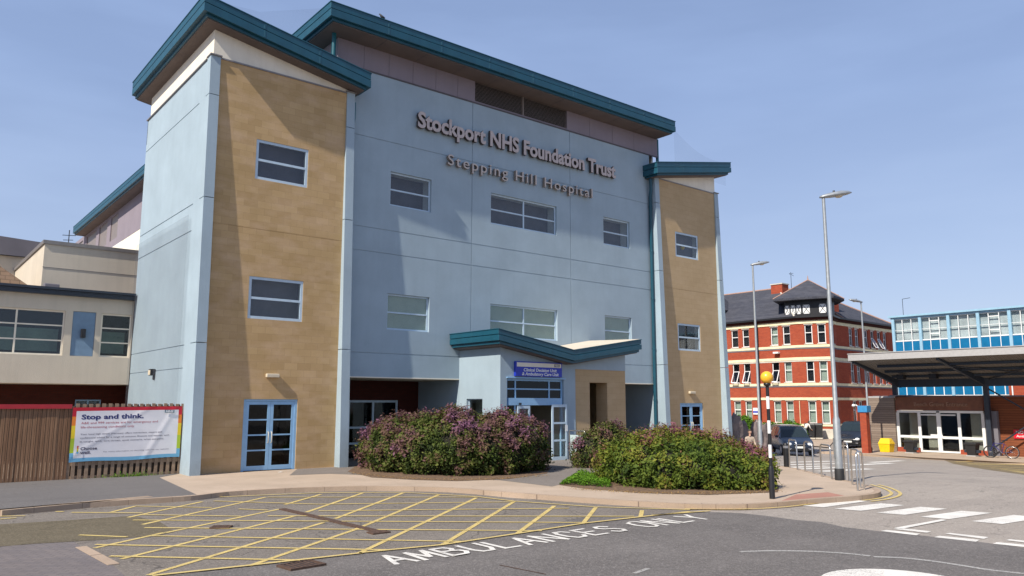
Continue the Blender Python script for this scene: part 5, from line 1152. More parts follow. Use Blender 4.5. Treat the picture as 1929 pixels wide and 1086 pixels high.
# ------------------------------------------------------------------ cars
def car(name, label, pos_, heading, body_mat, L=4.3, W=1.75, H=1.6, hood=.95, nose=.98, belt=.98, cat='car'):
    e = empty(name, (pos_[0], pos_[1], zg(pos_[0]) + RZ), heading, label, cat)
    # stations from front bumper (x=0) backwards (negative x); entries: x, top z, half width, belt z, roof half width
    S_ = [(0.0, .62, .60, .56, .5), (-.06, .72, .72, .62, .62), (-.25, .80, .80, .74, .70), (-.62, .90, .845, .84, .74), (-hood - .1, 1.02 * belt / .98, .865, belt * .95, .76),
          (-hood - .62, H * .86, .87, belt, .66), (-hood - .95, H * .965, .87, belt + .01, .62), (-hood - 1.6, H, .875, belt + .02, .62), (-L + 1.0, H * .985, .87, belt + .04, .62),
          (-L + .38, H * .93, .86, belt + .06, .60), (-L + .12, belt + .12, .83, belt + .06, .62), (-L + .0, .80, .78, .74, .62)]
    k = W / 1.75
    def ring(s):
        x, zt, hw, bz, rw = s; hw *= k; rw *= k; lo = .24 if -L + .3 < x < -.2 else .30; bz = min(bz, zt - .03)
        half = [(0, lo), (hw * .86, lo), (hw * .97, lo + .14), (hw, .55 if zt > .6 else zt - .1), (hw * .985, bz), (rw + .02 if zt > bz + .15 else hw * .93, zt - .05 if zt > bz + .15 else (bz + zt) / 2 + .008), (rw * .86 if zt > bz + .15 else hw * .7, zt - .006), (0, zt)]
        pts = [(x, y, z) for y, z in half] + [(x, -y, z) for y, z in half[-2:0:-1]]
        return pts
    rings = [ring(s) for s in S_]; n = len(rings[0]); vs = [v for r in rings for v in r]
    fs = [(i * n + q, (i + 1) * n + q, (i + 1) * n + (q + 1) % n, i * n + (q + 1) % n) for i in range(len(S_) - 1) for q in range(n)]
    fs += [tuple(range(n)), tuple(range(len(vs) - 1, len(vs) - n - 1, -1))]
    bo = MB(); bo.add(vs, fs, True); o = bo.build('body', body_mat, e)
    def lift(idx, nm, inset=.06, mat='carglass'):
        q = MB()
        for (i, a) in idx:
            p = [Vector(rings[i][a]), Vector(rings[i + 1][a]), Vector(rings[i + 1][(a + 1) % n]), Vector(rings[i][(a + 1) % n])]
            c = sum(p, Vector()) / 4; nn = (p[1] - p[0]).cross(p[3] - p[0]).normalized()
            if nn.dot(c - Vector((c.x, 0, .8))) < 0: nn = -nn
            q.add([v.lerp(c, inset) + nn * .008 for v in p], [(0, 1, 2, 3)])
        return q.build(nm, M[mat], e)
    # side strips: index 4 -> 5 (belt to roof rail), windscreen: strips 5,6 and mirrored on stations 4..6
    m_ = n - 1
    lift([(i, 5) for i in (4, 5)] + [(i, 6) for i in (4, 5)] + [(i, n - 7) for i in (4, 5)] + [(i, n - 6) for i in (4, 5)], 'windscreen', .01)
    lift([(i, 4) for i in (5, 6, 7, 8)], 'side_window', .07); lift([(i, n - 5) for i in (5, 6, 7, 8)], 'side_window', .07)
    for sx in (-.78, -L + .78):
        for sy in (-1, 1):
            w_ = MB(); yy = sy * (W / 2 - .10)
            def ringx(r, y): return [(sx + r * cos(2 * pi * t / 18), y, .31 + r * sin(2 * pi * t / 18)) for t in range(18)]
            r1, r2 = ringx(.315, yy - .1), ringx(.315, yy + .1); w_.add(r1 + r2, [(t, (t + 1) % 18, 18 + (t + 1) % 18, 18 + t) for t in range(18)] + [tuple(range(18)), tuple(range(35, 17, -1))]); wo = w_.build('wheel', M['rubber'], e)
            rm = MB(); y_ = yy + sy * .104; r1, r2 = ringx(.20, y_), ringx(.20, y_ - sy * .02); rm.add(r1 + r2, [(t, (t + 1) % 18, 18 + (t + 1) % 18, 18 + t) for t in range(18)] + [tuple(range(18)), tuple(range(35, 17, -1))]); rm.build('rim', M['alloy'], wo)
    for sy in (-1, 1):
        h_ = MB(); h_.lathe([(0, -.11), (.10, -.08), (.14, 0), (.10, .08), (0, .11)], (0, 0, 0), 10); ho = h_.build('headlight', M['lamp'], e); ho.location = (-.09, sy * .56 * k, .66); ho.scale = (1.0, 1.2, .95)
        mr_ = MB(); mr_.box(-hood - .55, -hood - .42, sy * (W / 2) - .0 if sy > 0 else -W / 2 - .16, sy * (W / 2) + .16 if sy > 0 else -W / 2, .98, 1.12); mr_.build('wing_mirror', M['black'], e, bevel=.03)
        ff_ = MB(); ff_.box(-.05, .012, sy * .52 * k - .08, sy * .52 * k + .08, .36, .43); ff_.build('fog_lamp', M['alloy'], e)
    g = MB(); g.box(-.02, .02, -.33 * k, .33 * k, .57, .64); g.box(-.02, .015, -.5 * k, .5 * k, .31, .40); g.build('grille', M['black'], e)
    g = MB(); g.box(-.0, .035, -.26, .26, .44, .55); g.build('number_plate', M['plate'], e)
    g = MB(); g.box(-.05, .026, -.30 * k, .30 * k, .645, .665); g.build('chrome_strip', M['alloy'], e)
    return e
navycar = plain('dark_blue_car_paint', (.012, .020, .038), .25, var=.08, spec=.7)
blackcar = plain('black_car_paint', (.012, .014, .018), .25, var=.08, spec=.7)
silver = plain('silver_car_paint', (.42, .47, .46), .3, metal=.3, var=.05)
fc = R_(1508, 860); d_ = -Vector((fc.x, fc.y)).normalized(); hd = atan2(d_.y, d_.x)
car('parked_car', 'dark blue people carrier facing the camera on the road behind the bollard', (fc.x, fc.y), hd + radians(13), navycar, H=1.66, L=4.25, W=1.78)
fc = R_(1598, 846); d_ = -Vector((fc.x, fc.y)).normalized(); hd = atan2(d_.y, d_.x)
car('parked_car', 'black off road car half hidden behind the brick pier', (fc.x, fc.y), hd - radians(12), blackcar, L=4.7, W=1.9, H=1.85, hood=1.2, belt=1.12)
fc = R_(1440, 834); 
car('parked_car', 'silver car mostly hidden behind the crossing beacon and standing stones', (fc.x - 1.5, fc.y - .3), radians(160), silver, L=4.2, H=1.45)

# ------------------------------------------------------------------ bins, bicycle, stones
def tapered(w0, d0, w1, d1, z0, z1, mb):
    mb.hexa([(-w0, -d0, z0), (w0, -d0, z0), (w0, d0, z0), (-w0, d0, z0), (-w1, -d1, z1), (w1, -d1, z1), (w1, d1, z1), (-w1, d1, z1)])
def grit_bin(px, py):
    p = G(px, py); e = empty('grit_bin', (p.x, p.y, zg(p.x)), radians(88), 'yellow plastic grit bin in front of the grey timber cladding', 'grit bin')
    m = MB(); tapered(.30, .28, .36, .34, 0, .48, m); m.build('tub', M['yellowp'], e, bevel=.03)
    m = MB(); tapered(.38, .36, .38, .36, .485, .53, m); tapered(.37, .35, .28, .16, .53, .84, m); m.build('lid', M['yellowp'], e, bevel=.03)
    m = MB(); m.box(-.12, .12, -.34, -.28, .57, .62); m.build('lid_handle', M['yellowp'], e)
grit_bin(1671, 852)
def litter_bin(px, py, label):
    p = G(px, py); e = empty('litter_bin', (p.x, p.y, zg(p.x)), radians(85), label, 'litter bin', 'black litter bins by the glass doors')
    m = MB(); tapered(.22, .20, .30, .27, .06, .66, m); m.build('bin_body', M['binplastic'], e, bevel=.02)
    m = MB(); tapered(.27, .25, .27, .25, 0, .06, m); m.build('foot', M['canopyedge'], e)
    m = MB(); tapered(.34, .31, .35, .32, .64, .76, m); m.build('rim', M['binplastic'], e, bevel=.02)
    m = MB(); m.box(-.42, .42, -.1, .1, .2, .36); m.build('side_bracket', M['darksteel'], e)
litter_bin(1717, 854, 'black tapered litter bin left of the white framed doors'); litter_bin(1833, 860, 'black tapered litter bin right of the white framed doors, nearer the bicycle')
def wheelie(px, py, label):
    p = G(px, py); e = empty('wheeled_bin', (p.x, p.y, zg(p.x)), radians(205), label, 'wheeled bin', 'wheeled bins outside the brick block')
    m = MB(); tapered(.34, .34, .42, .42, .12, 1.15, m); m.build('bin_body', M['binplastic'], e, bevel=.02)
    m = MB(); tapered(.45, .45, .40, .40, 1.16, 1.30, m); m.build('lid', M['binplastic'], e, bevel=.02)
    m = MB(); m.box(-.2, .2, -.47, -.44, .7, .95); m.build('label_plate', M['redpaint'] if 'dark' in label else M['white'], e)
    m = MB(); m.box(-.4, .4, -.4, .4, 0, .1); m.build('base', M['stonelight'], e)
wheelie(1541, 827, 'wheeled bin below the bay windows, the right one of the pair'); wheelie(1527, 827, 'wheeled bin beside the person in white, the left one of the pair')
# bicycle
p = G(1891, 863); BY = empty('bicycle', (p.x - .3, p.y, zg(p.x)), radians(-82), 'purple bicycle leaning by the canopy post against the red timber wall', 'bicycle')
bm_ = plain('purple_frame_paint', (.015, .015, .14), .3, var=.05)
def bw(x, mat_r, nm):
    w_ = MB(); n = 28; R = .33
    w_.tube([(x + R * cos(2 * pi * t / n), 0, .33 + R * sin(2 * pi * t / n)) for t in range(n + 1)], .024, 6, cap=False); wo = w_.build(nm, M['rubber'], BY)
    r = MB(); r.tube([(x + .30 * cos(2 * pi * t / n), 0, .33 + .30 * sin(2 * pi * t / n)) for t in range(n + 1)], .014, 5, cap=False); r.build('rim', M[mat_r], wo)
    r = MB()
    for t in range(12): a = 2 * pi * t / 12; r.tube([(x, 0, .33), (x + .3 * cos(a), 0, .33 + .3 * sin(a))], .003, 3)
    r.tube([(x, -.05, .33), (x, .05, .33)], .03, 8); r.build('spokes', M['steel'], wo)
bw(-.53, 'rubber', 'wheel'); bw(.53, 'steel', 'wheel')
m = MB(); bb = (-.02 + .05, 0, .30); st = (.17, 0, .78); hd_ = (-.33, 0, .80)
m.tube([hd_, st], .018, 8); m.tube([(-.36, 0, .72), bb], .02, 8); m.tube([bb, st], .017, 8); m.tube([bb, (.53, 0, .33)], .012, 6); m.tube([st, (.53, 0, .33)], .010, 6); m.tube([(-.31, 0, .86), (-.53, 0, .33)], .016, 8); m.build('frame', bm_, BY)
m = MB(); m.tube([(-.32, -.28, 1.0), (-.30, 0, .97), (-.32, .28, 1.0)], .013, 6); m.tube([(-.30, 0, .97), (-.32, 0, .84)], .013, 6); m.build('handlebar', M['black'], BY)
m = MB(); m.tube([st, (.20, 0, .95)], .012, 6); m.hexa([(.06, -.03, .94), (.34, -.08, .95), (.34, .08, .95), (.06, .03, .94), (.06, -.03, .97), (.34, -.08, 1.0), (.34, .08, 1.0), (.06, .03, .97)]); m.build('saddle', M['black'], BY)
m = MB(); m.tube([(.03, -.08, .30), (.03, .08, .30)], .02, 6); m.tube([(.03, .08, .30), (.12, .08, .17)], .012, 5); m.tube([(.03, -.08, .30), (-.06, -.08, .43)], .012, 5); m.box(.08, .18, .08, .16, .15, .18); m.build('pedals', M['alloy'], BY)
# standing stones
def stone(px0, px1, ytop, Y, zb, label, lean=.1, seed=0):
    a, b_ = onY(px0, 800, Y), onY(px1, 800, Y); t = onY((px0 + px1) / 2, ytop, Y); w_ = (b_.x - a.x) / 2; c = (a + b_) / 2; H = t.z - zb
    m = MB(); nr, nn = 12, 12; vs = []
    for i in range(nr + 1):
        f = i / nr; wd = w_ * (1.1 - .15 * f - .55 * max(0, f - .72) / .28 * (1 if seed % 2 else .7))
        for k in range(nn):
            an = 2 * pi * k / nn; q = 1 + .34 * noise.noise(Vector((cos(an) * 1.3 + seed * 7, sin(an) * 1.3, f * 3)))
            z = H * f - (.35 * (1 + cos(an + seed)) * w_ if i == nr else 0)
            vs.append((wd * cos(an) * q + lean * f, wd * .55 * sin(an) * q, z))
    fs = [(i * nn + k, i * nn + (k + 1) % nn, (i + 1) * nn + (k + 1) % nn, (i + 1) * nn + k) for i in range(nr) for k in range(nn)] + [tuple(range(nr * nn, nr * nn + nn))]
    m.add(vs, fs, False); o = m.build('standing_stone', M['rock']); tag(o, label, 'standing stone', 'standing stones behind the hedge'); o.location = (c.x, Y, zb)
stone(1374, 1395, 777, 24.2, -.55, 'broad dark standing stone with a slanted top close to the right tower', .12, 1)
stone(1392, 1407, 793, 24.6, -.55, 'low dark standing stone between the broad stone and the seated person', .08, 2)
stone(1416, 1431, 790, 24.4, -.6, 'dark upright standing stone just left of the lamp behind the hedge', 0, 3)
stone(1432, 1448, 795, 24.4, -.6, 'brownish standing stone just right of the lamp behind the hedge', 0, 4)
# ------------------------------------------------------------------ people
def skin_person(name, joints, edges, mat, parent):
    me = bpy.data.meshes.new(name); me.from_pydata([j[0] for j in joints], edges, []); o = bpy.data.objects.new(name, me); COL.objects.link(o)
    md = o.modifiers.new('s', 'SKIN'); md.use_smooth_shade = True
    for i, j in enumerate(joints):
        me.skin_vertices[0].data[i].radius = (j[1], j[2] if len(j) > 2 else j[1]); 
    me.skin_vertices[0].data[0].use_root = True
    o.modifiers.new('ss', 'SUBSURF').levels = 1
    bpy.context.view_layer.update()
    m2 = bpy.data.meshes.new_from_object(o.evaluated_get(bpy.context.evaluated_depsgraph_get())); bpy.data.objects.remove(o)
    q = bpy.data.objects.new(name, m2); COL.objects.link(q); m2.materials.clear(); m2.materials.append(mat); q.parent = parent; return q
def head(parent, c, yaw, hair=True, hood=None):
    m = MB(); vs = []; n = 14; rr = 10
    for i in range(rr + 1):
        th = pi * i / rr
        for k in range(n):
            a = 2 * pi * k / n; x, y, z = .078 * sin(th) * cos(a), .095 * sin(th) * sin(a), .118 * cos(th)
            if z < 0: x *= 1 + z * 1.8; y *= 1 + z * 1.2
            if y < -.06 and abs(x) < .03 and -.03 < z < .02: y -= .018
            vs.append((x, y, z))
    fs = [(i * n + k, (i + 1) * n + k, (i + 1) * n + (k + 1) % n, i * n + (k + 1) % n) for i in range(rr) for k in range(n)]
    m.add(vs, fs, True); m.tube([(0, .01, -.2), (0, .0, -.08)], .05, 10)
    for s_ in (-1, 1): m.box(s_ * .078 - .008, s_ * .078 + .008, -.005, .025, -.03, .03)
    o = m.build('head', M['skin'], parent); o.location = c; o.rotation_euler = (0, 0, yaw)
    for s_ in (-1, 1): f = MB(); f.box(s_ * .03 - .012, s_ * .03 + .012, -.092, -.086, .004, .016); f.build('eye', M['black'], o)
    f = MB(); f.box(-.022, .022, -.088, -.082, -.055, -.047); f.build('mouth', plain('lips', (.35, .12, .1), .6), o)
    h_ = MB(); hv = []; 
    for i in range(7):
        th = pi * .62 * i / 6
        for k in range(n): a = 2 * pi * k / n; q = 1.12; back = 1.0 if sin(a) > -.3 else .62; hv.append((.078 * q * sin(th * back) * cos(a), .095 * q * sin(th * back) * sin(a), .118 * q * cos(th * back)))
    h_.add(hv, [(i * n + k, (i + 1) * n + k, (i + 1) * n + (k + 1) % n, i * n + (k + 1) % n) for i in range(6) for k in range(n)], True); h_.build('hair', M['hair'], o)
def hand(parent, c, d):
    m = MB(); c = Vector(c); d = Vector(d).normalized(); s_ = d.cross(Vector((0, 0, 1)));  s_ = s_.normalized() if s_.length > .1 else Vector((1, 0, 0)); 
    m.tube([c, c + d * .05, c + d * .095], [.028, .038, .034], 8)
    for k, l_ in enumerate((.07, .08, .075, .058)):
        b = c + d * .09 + s_ * (-.027 + .018 * k); m.tube([b, b + d * l_ * .55, b + d * l_ * .9 + Vector((0, 0, -.018))], [.0095, .009, .007], 6)
    b = c + d * .03 - s_ * .03; m.tube([b, b - s_ * .025 + d * .03, b - s_ * .03 + d * .062], [.012, .011, .008], 6)
    m.build('hand', M['skin'], parent)
def person(loc, yaw, label, top, legs_mat, pose):
    e = empty('person', loc, yaw, label, 'person')
    if pose == 'sit':      # facing -Y, seated with hands on knees
        hz = .50; sh = 1.02
        J = [((0, .05, hz), .15, .12), ((0, .07, hz + .22), .14, .11), ((0, .04, sh - .06), .16, .10), ((0, .02, sh + .06), .06)]
        for s_ in (-1, 1): J += [((s_ * .19, .03, sh - .04), .065), ((s_ * .25, -.02, sh - .30), .05), ((s_ * .16, -.22, sh - .42), .038)]
        E = [(0, 1), (1, 2), (2, 3), (2, 4), (4, 5), (5, 6), (2, 7), (7, 8), (8, 9)]
        skin_person('hooded_top', J, E, top, e)
        J = [((0, .05, hz - .02), .14, .12)]
        for s_ in (-1, 1): J += [((s_ * .10, -.1, hz - .02), .085), ((s_ * .12, -.42, hz), .065), ((s_ * .12, -.42, .28), .055), ((s_ * .12, -.40, .07), .04), ((s_ * .12, -.55, .04), .035)]
        skin_person('trousers', J, [(0, 1), (1, 2), (2, 3), (3, 4), (4, 5), (0, 6), (6, 7), (7, 8), (8, 9), (9, 10)], legs_mat, e)
        for s_ in (-1, 1): hand(e, (s_ * .16, -.22, sh - .42), (0, -1, -.1))
        head(e, (0, -.01, sh + .24), .15)
    else:                  # leaning forward, back to the camera
        J = [((0, 0, .92), .15, .12), ((0, -.12, 1.12), .15, .11), ((0, -.30, 1.30), .17, .10), ((0, -.38, 1.36), .06)]
        for s_ in (-1, 1): J += [((s_ * .20, -.30, 1.30), .065), ((s_ * .24, -.36, 1.06), .05), ((s_ * .18, -.52, .92), .038)]
        E = [(0, 1), (1, 2), (2, 3), (2, 4), (4, 5), (5, 6), (2, 7), (7, 8), (8, 9)]
        skin_person('shirt', J, E, top, e)
        J = [((0, 0, .90), .14, .12)]
        for s_ in (-1, 1): J += [((s_ * .10, 0, .82), .09), ((s_ * .11, -.03, .48), .062), ((s_ * .11, 0, .10), .045), ((s_ * .11, -.13, .05), .04)]
        skin_person('trousers', J, [(0, 1), (1, 2), (2, 3), (3, 4), (0, 5), (5, 6), (6, 7), (7, 8)], legs_mat, e)
        for s_ in (-1, 1): hand(e, (s_ * .18, -.52, .92), (0, -.8, -.6))
        head(e, (0, -.46, 1.50), 0)
    return e
q = onY(1411, 822, 22.5)
bench = empty('bench', (q.x, 22.55, -.42 - .12), 0, 'low stone bench under the seated person behind the hedge', 'bench')
m = MB(); m.box(-.7, .7, -.15, .3, .32, .40); m.build('seat', M['stonelight'], bench)
for s_ in (-1, 1): m = MB(); m.box(s_ * .5 - .08, s_ * .5 + .08, -.1, .25, -.05, .32); m.build('leg', M['stonelight'], bench)
person((q.x, 22.45, -.42 - .12), radians(-25), 'seated person in a pale hooded top in front of the standing stones', plain('pale_hoodie', (.45, .36, .28), .9), plain('dark_trousers', (.04, .04, .05), .9), 'sit')
q = R_(1517, 830)
person((q.x, q.y, zg(q.x) + RZ), radians(70), 'person in a white shirt bending beside the wheeled bins', plain('white_shirt', (.75, .72, .66), .9), plain('black_trousers', (.02, .02, .025), .9), 'bend')
# bird on the roof edge
m = MB(); m.tube([(-.09, 0, 0), (-.03, 0, .02), (.05, 0, .07), (.09, 0, .13), (.12, 0, .15)], [.012, .045, .05, .03, .022], 8); m.tube([(.12, 0, .15), (.16, 0, .145)], [.014, .002], 5); bd = m.build('bird', M['binplastic'])
m = MB(); m.tube([(.02, .012, .02), (.02, .012, -.05)], .005, 4); m.build('leg', M['binplastic'], bd); m = MB(); m.tube([(.02, -.012, .02), (.02, -.012, -.05)], .005, 4); m.build('leg', M['binplastic'], bd)
tag(bd, 'small dark bird perched on the edge of the highest teal roof', 'bird'); q = onY(721, 36, 23.4); bd.location = (q.x, 23.4, 15.84); bd.rotation_euler = (0, 0, 2.6)

# ------------------------------------------------------------------ vegetation
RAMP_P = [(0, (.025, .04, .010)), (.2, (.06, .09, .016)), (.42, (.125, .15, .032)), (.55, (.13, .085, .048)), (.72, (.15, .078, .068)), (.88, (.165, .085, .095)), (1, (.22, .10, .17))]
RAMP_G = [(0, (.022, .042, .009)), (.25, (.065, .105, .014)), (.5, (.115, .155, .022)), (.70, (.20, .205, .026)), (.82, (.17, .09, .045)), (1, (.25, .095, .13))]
RAMP_S = [(0, (.05, .12, .01)), (.5, (.10, .22, .015)), (1, (.18, .30, .03))]
M['leafp'] = leaf_mat('purple_shrub_leaves', RAMP_P); M['leafg'] = leaf_mat('green_shrub_leaves', RAMP_G); M['leafs'] = leaf_mat('bright_leaves', RAMP_S)
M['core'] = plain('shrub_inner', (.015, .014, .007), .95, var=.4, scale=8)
M['twig'] = plain('twig', (.16, .09, .05), .9, var=.2)
def leaves_mesh(name, pts, mat, parent, size):
    """pts: (pos, normal, kind, scale)"""
    vs = []; fs = []; kd = []
    for p, nrm, kk, sc in pts:
        a = Vector((random.gauss(0, 1), random.gauss(0, 1), random.gauss(0, .6))) + nrm * .5; a.normalize()
        nn = (nrm * .9 + Vector((random.gauss(0, .6), random.gauss(0, .6), random.gauss(.35, .5)))).normalized()
        s_ = a.cross(nn); 
        if s_.length < .1: continue
        s_.normalize(); a = nn.cross(s_).normalized()
        L = size * sc * random.choice((.6, .8, 1, 1, 1.5)) * random.uniform(.8, 1.2); w_ = L * .24; b = len(vs); p = Vector(p)
        vs += [p - a * L * .5, p + s_ * w_ - a * L * .05, p + a * L * .5 - nn * L * .08, p - s_ * w_ - a * L * .05]
        fs.append((b, b + 1, b + 2, b + 3)); kd.append(kk)
    me = bpy.data.meshes.new(name); me.from_pydata([tuple(v) for v in vs], [], fs)
    at = me.attributes.new('kind', 'FLOAT', 'FACE'); at.data.foreach_set('value', kd); me.materials.append(mat); me.update()
    o = bpy.data.objects.new(name, me); COL.objects.link(o); o.parent = parent; return o
def hedge(name, label, lumps, count, mat, kindf, size=.075, cat='shrub', group=None, droop=True, floor=0.):
    """lumps: (x,y,rx,ry,h)"""
    cx_ = sum(l[0] for l in lumps) / len(lumps); cy_ = sum(l[1] for l in lumps) / len(lumps)
    e = empty(name, (0, 0, 0), 0, label, cat, group)
    def inside(p, k=1.):
        for (x, y, rx, ry, h) in lumps:
            z = p.z - zg(x)
            if ((p.x - x) / (rx * k)) ** 2 + ((p.y - y) / (ry * k)) ** 2 + ((z - h * .42) / (h * .58 * k)) ** 2 < 1: return True
        return False
    core = MB()
    for (x, y, rx, ry, h) in lumps:
        n = 16; rr = 9; vs = []
        for i in range(rr + 1):
            th = pi * i / rr
            for k in range(n):
                a = 2 * pi * k / n; q = .86 + .12 * noise.noise(Vector((x + cos(a) * 1.5, y + sin(a) * 1.5, th * 1.5)))
                vs.append((x + rx * q * sin(th) * cos(a), y + ry * q * sin(th) * sin(a), max(zg(x) - .02, zg(x) + h * .42 + h * .58 * q * cos(th))))
        core.add(vs, [(i * n + k, (i + 1) * n + k, (i + 1) * n + (k + 1) % n, i * n + (k + 1) % n) for i in range(rr) for k in range(n)], True)
    core.build('shade_core', M['core'], e)  # solid dark core added inside the leaves to block light
    area = [l[2] * l[3] + (l[2] + l[3]) * l[4] for l in lumps]; tot = sum(area); pts = []
    for l, ar in zip(lumps, area):
        x, y, rx, ry, h = l; nclump = int(count * ar / tot / 16)
        for c in range(nclump):
            u = random.uniform(-.75, 1); a = random.uniform(0, 2 * pi); s_ = sqrt(max(0, 1 - u * u))
            nrm = Vector((s_ * cos(a), s_ * sin(a), u)); base = Vector((x + rx * nrm.x, y + ry * nrm.y, zg(x) + h * .42 + h * .58 * nrm.z))
            if base.z < zg(x) + .03 or inside(base, .93): continue
            if noise.noise(base * 4.3 + Vector((5, 5, 5))) < -.22 and u < .75: continue
            nz_ = noise.noise(base * 3.1); nz2 = noise.noise(base * .9 + Vector((9, 3, 1)))
            k0 = kindf(base, nrm, nz_, nz2, (base.z - zg(x)) / h)
            out = .17 * nz_ + .12 * nz2 + (random.random() ** 4) * .10
            nl = random.randint(10, 20)
            for q in range(nl):
                pp = base + nrm * (out + random.uniform(-.10, .05)) + Vector((random.gauss(0, .075), random.gauss(0, .075), random.gauss(0, .07)))
                if pp.z < zg(x) + .01: continue
                pts.append((pp, nrm, min(1, max(0, k0 + random.gauss(0, .09))), 1))
            if random.random() < .13:   # upright shoot
                tip = base + nrm * (out + .02)
                for q in range(7): pts.append((tip + Vector((random.gauss(0, .012), random.gauss(0, .012), 0)) + (nrm * .4 + Vector((0, 0, 1))) * q * .022, nrm, min(1, max(0, k0 + .1 + random.gauss(0, .07))), .75))
    leaves_mesh('leaves', pts, mat, e, size)
    tw = MB()
    for q in range(70):
        l = random.choice(lumps); a = random.uniform(pi, 2 * pi); b = Vector((l[0] + l[2] * .6 * cos(a), l[1] + l[3] * .6 * sin(a), zg(l[0]) + 0)); t = b + Vector((l[2] * .42 * cos(a), l[3] * .42 * sin(a), random.uniform(.2, .55)))
        tw.tube([b, b.lerp(t, .5) + Vector((0, 0, .1)), t], .008, 4)
    tw.build('stems', M['twig'], e)
    return e
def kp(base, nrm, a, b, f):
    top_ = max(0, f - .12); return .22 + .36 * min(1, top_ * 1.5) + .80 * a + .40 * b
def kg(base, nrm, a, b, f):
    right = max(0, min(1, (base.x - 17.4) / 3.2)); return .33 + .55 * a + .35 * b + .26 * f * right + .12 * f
P_ = lambda px, py: G(px, py)
def row(pts): return pts
hl = []
for (px, py, rx, ry, h, back) in [(a_, b_, c_, d_, e_ - .17, g_) for a_, b_, c_, d_, e_, g_ in [(712, 885, .62, .8, 1.55, .8), (745, 892, .9, .9, 1.80, .85), (800, 897, .95, 1.0, 1.88, .95), (852, 899, .95, 1.05, 2.04, 1.0), (905, 898, 1.0, 1.0, 1.86, 1.0), (948, 896, .85, .95, 1.95, .95), (985, 890, .75, .85, 1.72, .85)]]:
    p = P_(px, py); d = Vector((.63, .777)); p = p + d * back; hl.append((p.x, p.y, rx, ry, h))
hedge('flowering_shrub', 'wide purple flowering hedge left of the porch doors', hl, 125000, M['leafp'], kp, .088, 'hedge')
hl = []
for (px, py, rx, ry, h, back) in [(a_, b_, c_, d_, e_ - .40, g_) for a_, b_, c_, d_, e_, g_ in [(1186, 912, .68, .75, 1.38, .75), (1222, 920, .8, .8, 1.58, .85), (1270, 924, .85, .85, 1.55, .9), (1320, 926, .85, .85, 1.48, .95), (1370, 926, .8, .8, 1.38, .9), (1410, 925, .75, .8, 1.12, .8), (1430, 921, .42, .55, .98, .6),
                                  (1250, 895, 1.0, 1.0, 1.62, .8), (1300, 893, 1.0, 1.1, 1.6, .8), (1350, 890, 1.0, 1.1, 1.5, .8), (1390, 889, .9, 1.0, 1.15, .8), (1422, 889, .7, .8, 1.05, .6)]]:
    p = P_(px, py); d = Vector((.63, .777)); p = p + d * back; hl.append((p.x, p.y, rx, ry, h))
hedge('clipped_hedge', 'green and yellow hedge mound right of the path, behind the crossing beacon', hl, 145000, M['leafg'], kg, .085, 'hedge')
hl = []
for (px, py, rx, ry, h, back) in [(1118, 884, .55, .6, 1.15, .6), (1150, 885, .62, .6, 1.42, .65), (1168, 882, .5, .6, 1.25, .6)]:
    p = P_(px, py); d = Vector((.63, .777)); p = p + d * back; hl.append((p.x, p.y, rx, ry, h))
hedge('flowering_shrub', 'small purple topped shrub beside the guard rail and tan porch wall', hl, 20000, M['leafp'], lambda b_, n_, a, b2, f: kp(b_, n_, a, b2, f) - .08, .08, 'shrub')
def far_bush(px, py, rx, h, label, cnt=3500, lumps=2):
    p = P_(px, py); hl = [(p.x + k * rx * .9, p.y - k * rx * 1.0, rx, rx, h * random.uniform(.85, 1.1)) for k in range(lumps)]
    hedge('bush', label, hl, cnt, M['leafs'], lambda b_, n_, a, b2, f: .4 + .4 * a, .16, 'bush')
far_bush(1452, 829, 1.15, 1.35, 'leafy green bush in front of the brick block behind the dark blue car', 9000, 2)
far_bush(1404, 826, .9, 2.0, 'small green bush glimpsed between the standing stones', 4000, 1)
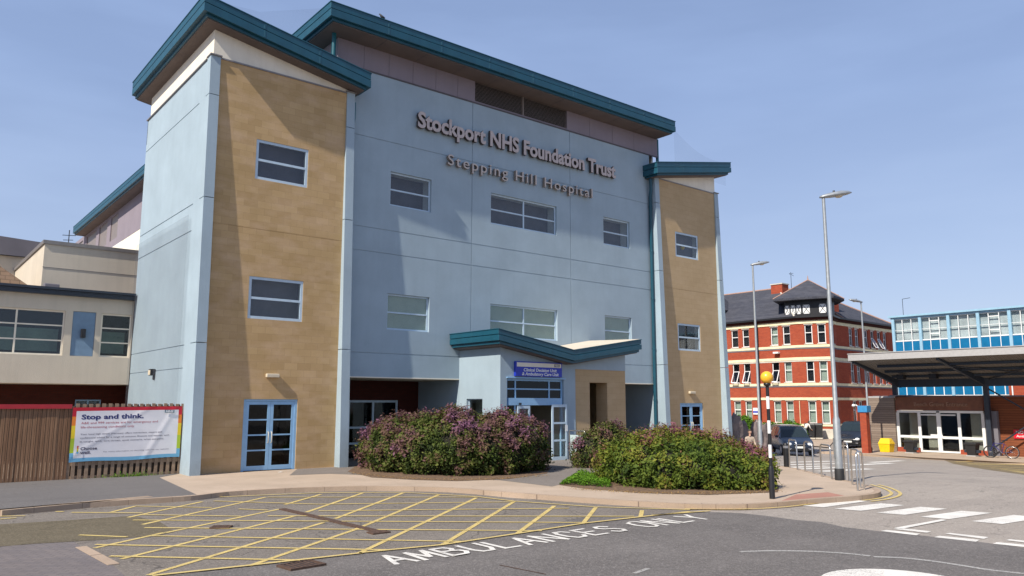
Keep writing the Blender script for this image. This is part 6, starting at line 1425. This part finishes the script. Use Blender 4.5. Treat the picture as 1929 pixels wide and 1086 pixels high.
# low bright ground cover by the path
pts = []
for k in range(5200):
    u, v = random.random(), random.random(); a = P_(1054, 914).lerp(P_(1150, 920), u); b_ = P_(1078, 899).lerp(P_(1150, 900), u); p = a.lerp(b_, v)
    hh = .26 * (noise.noise(Vector((p.x * 3, p.y * 3, 0))) * .5 + .7) * min(1, 4 * u + .2) * (1 - .55 * max(0, u - .4)); z = random.uniform(0, 1) ** .6 * hh
    pts.append((Vector((p.x, p.y, z + .01)), Vector((0, 0, 1)), random.uniform(0, 1) * .6 + .4 * z / .25, .9))
gc = leaves_mesh('ground_cover', pts, M['leafs'], None, .07); tag(gc, 'low bright green plants spreading at the edge of the path', 'ground cover', kind='stuff')
# weeds by the slatted fence and along the kerb, fallen leaves in the beds
pts = []
for k in range(500):
    p = Vector((random.gauss(5.9, .35), 24.62 + random.gauss(0, .05), abs(random.gauss(0, .05)))); pts.append((p, Vector((0, -.3, 1)), random.random(), .7))
wd = leaves_mesh('weeds', pts, M['leafs'], None, .06); tag(wd, 'scruffy green weeds at the foot of the slatted fence', 'weeds', kind='stuff')
pts = []
for seg in (((660, 892), (1025, 897)), ((1080, 922), (1462, 926))):
    for k in range(1300):
        a = P_(*seg[0]).lerp(P_(*seg[1]), random.random()); mid_ = P_((seg[0][0] + seg[1][0]) / 2, 905 if seg[0][0] < 900 else 931)
        t = random.random(); f = (a - P_(*seg[0])).length / (P_(*seg[1]) - P_(*seg[0])).length
        a = a + (mid_ - P_(*seg[0]).lerp(P_(*seg[1]), .5)) * (1 - (2 * f - 1) ** 2) + Vector((random.gauss(0, .12), random.gauss(0, .16)))
        pts.append((Vector((a.x, a.y, .018 + random.random() * .02)), Vector((0, 0, 1)), random.uniform(.55, .8), .5))
lt_ = leaves_mesh('fallen_leaves', pts, leaf_mat('dry_leaves', [(0, (.2, .12, .05)), (.6, (.3, .19, .08)), (1, (.42, .27, .10))]), None, .06); tag(lt_, 'dry leaves scattered along the foot of the hedges', 'leaf litter', kind='stuff')

for (px, py, sc_, lb_) in ((529, 891, .10, 'scrap of white paper lying near the pale blue double doors'), (1425, 1011, .025, 'small white scrap lying on the dark road surface')):
    q = G(px, py, 0 if py < 950 else RZ); m = MB(); z0 = 0 if py < 950 else RZ
    k_ = sc_ * 5; m.add([(-sc_, -.04 * k_, .012), (0, -.05 * k_, .03 * k_), (sc_, -.03 * k_, .014), (sc_ * .9, .05 * k_, .02 * k_), (0, .06 * k_, .045 * k_), (-sc_ * .8, .05 * k_, .013)], [(0, 1, 4, 5), (1, 2, 3, 4)])
    o = m.build('paper_scrap', M['white']); tag(o, lb_, 'litter'); o.location = (q.x, q.y, z0 + .008)
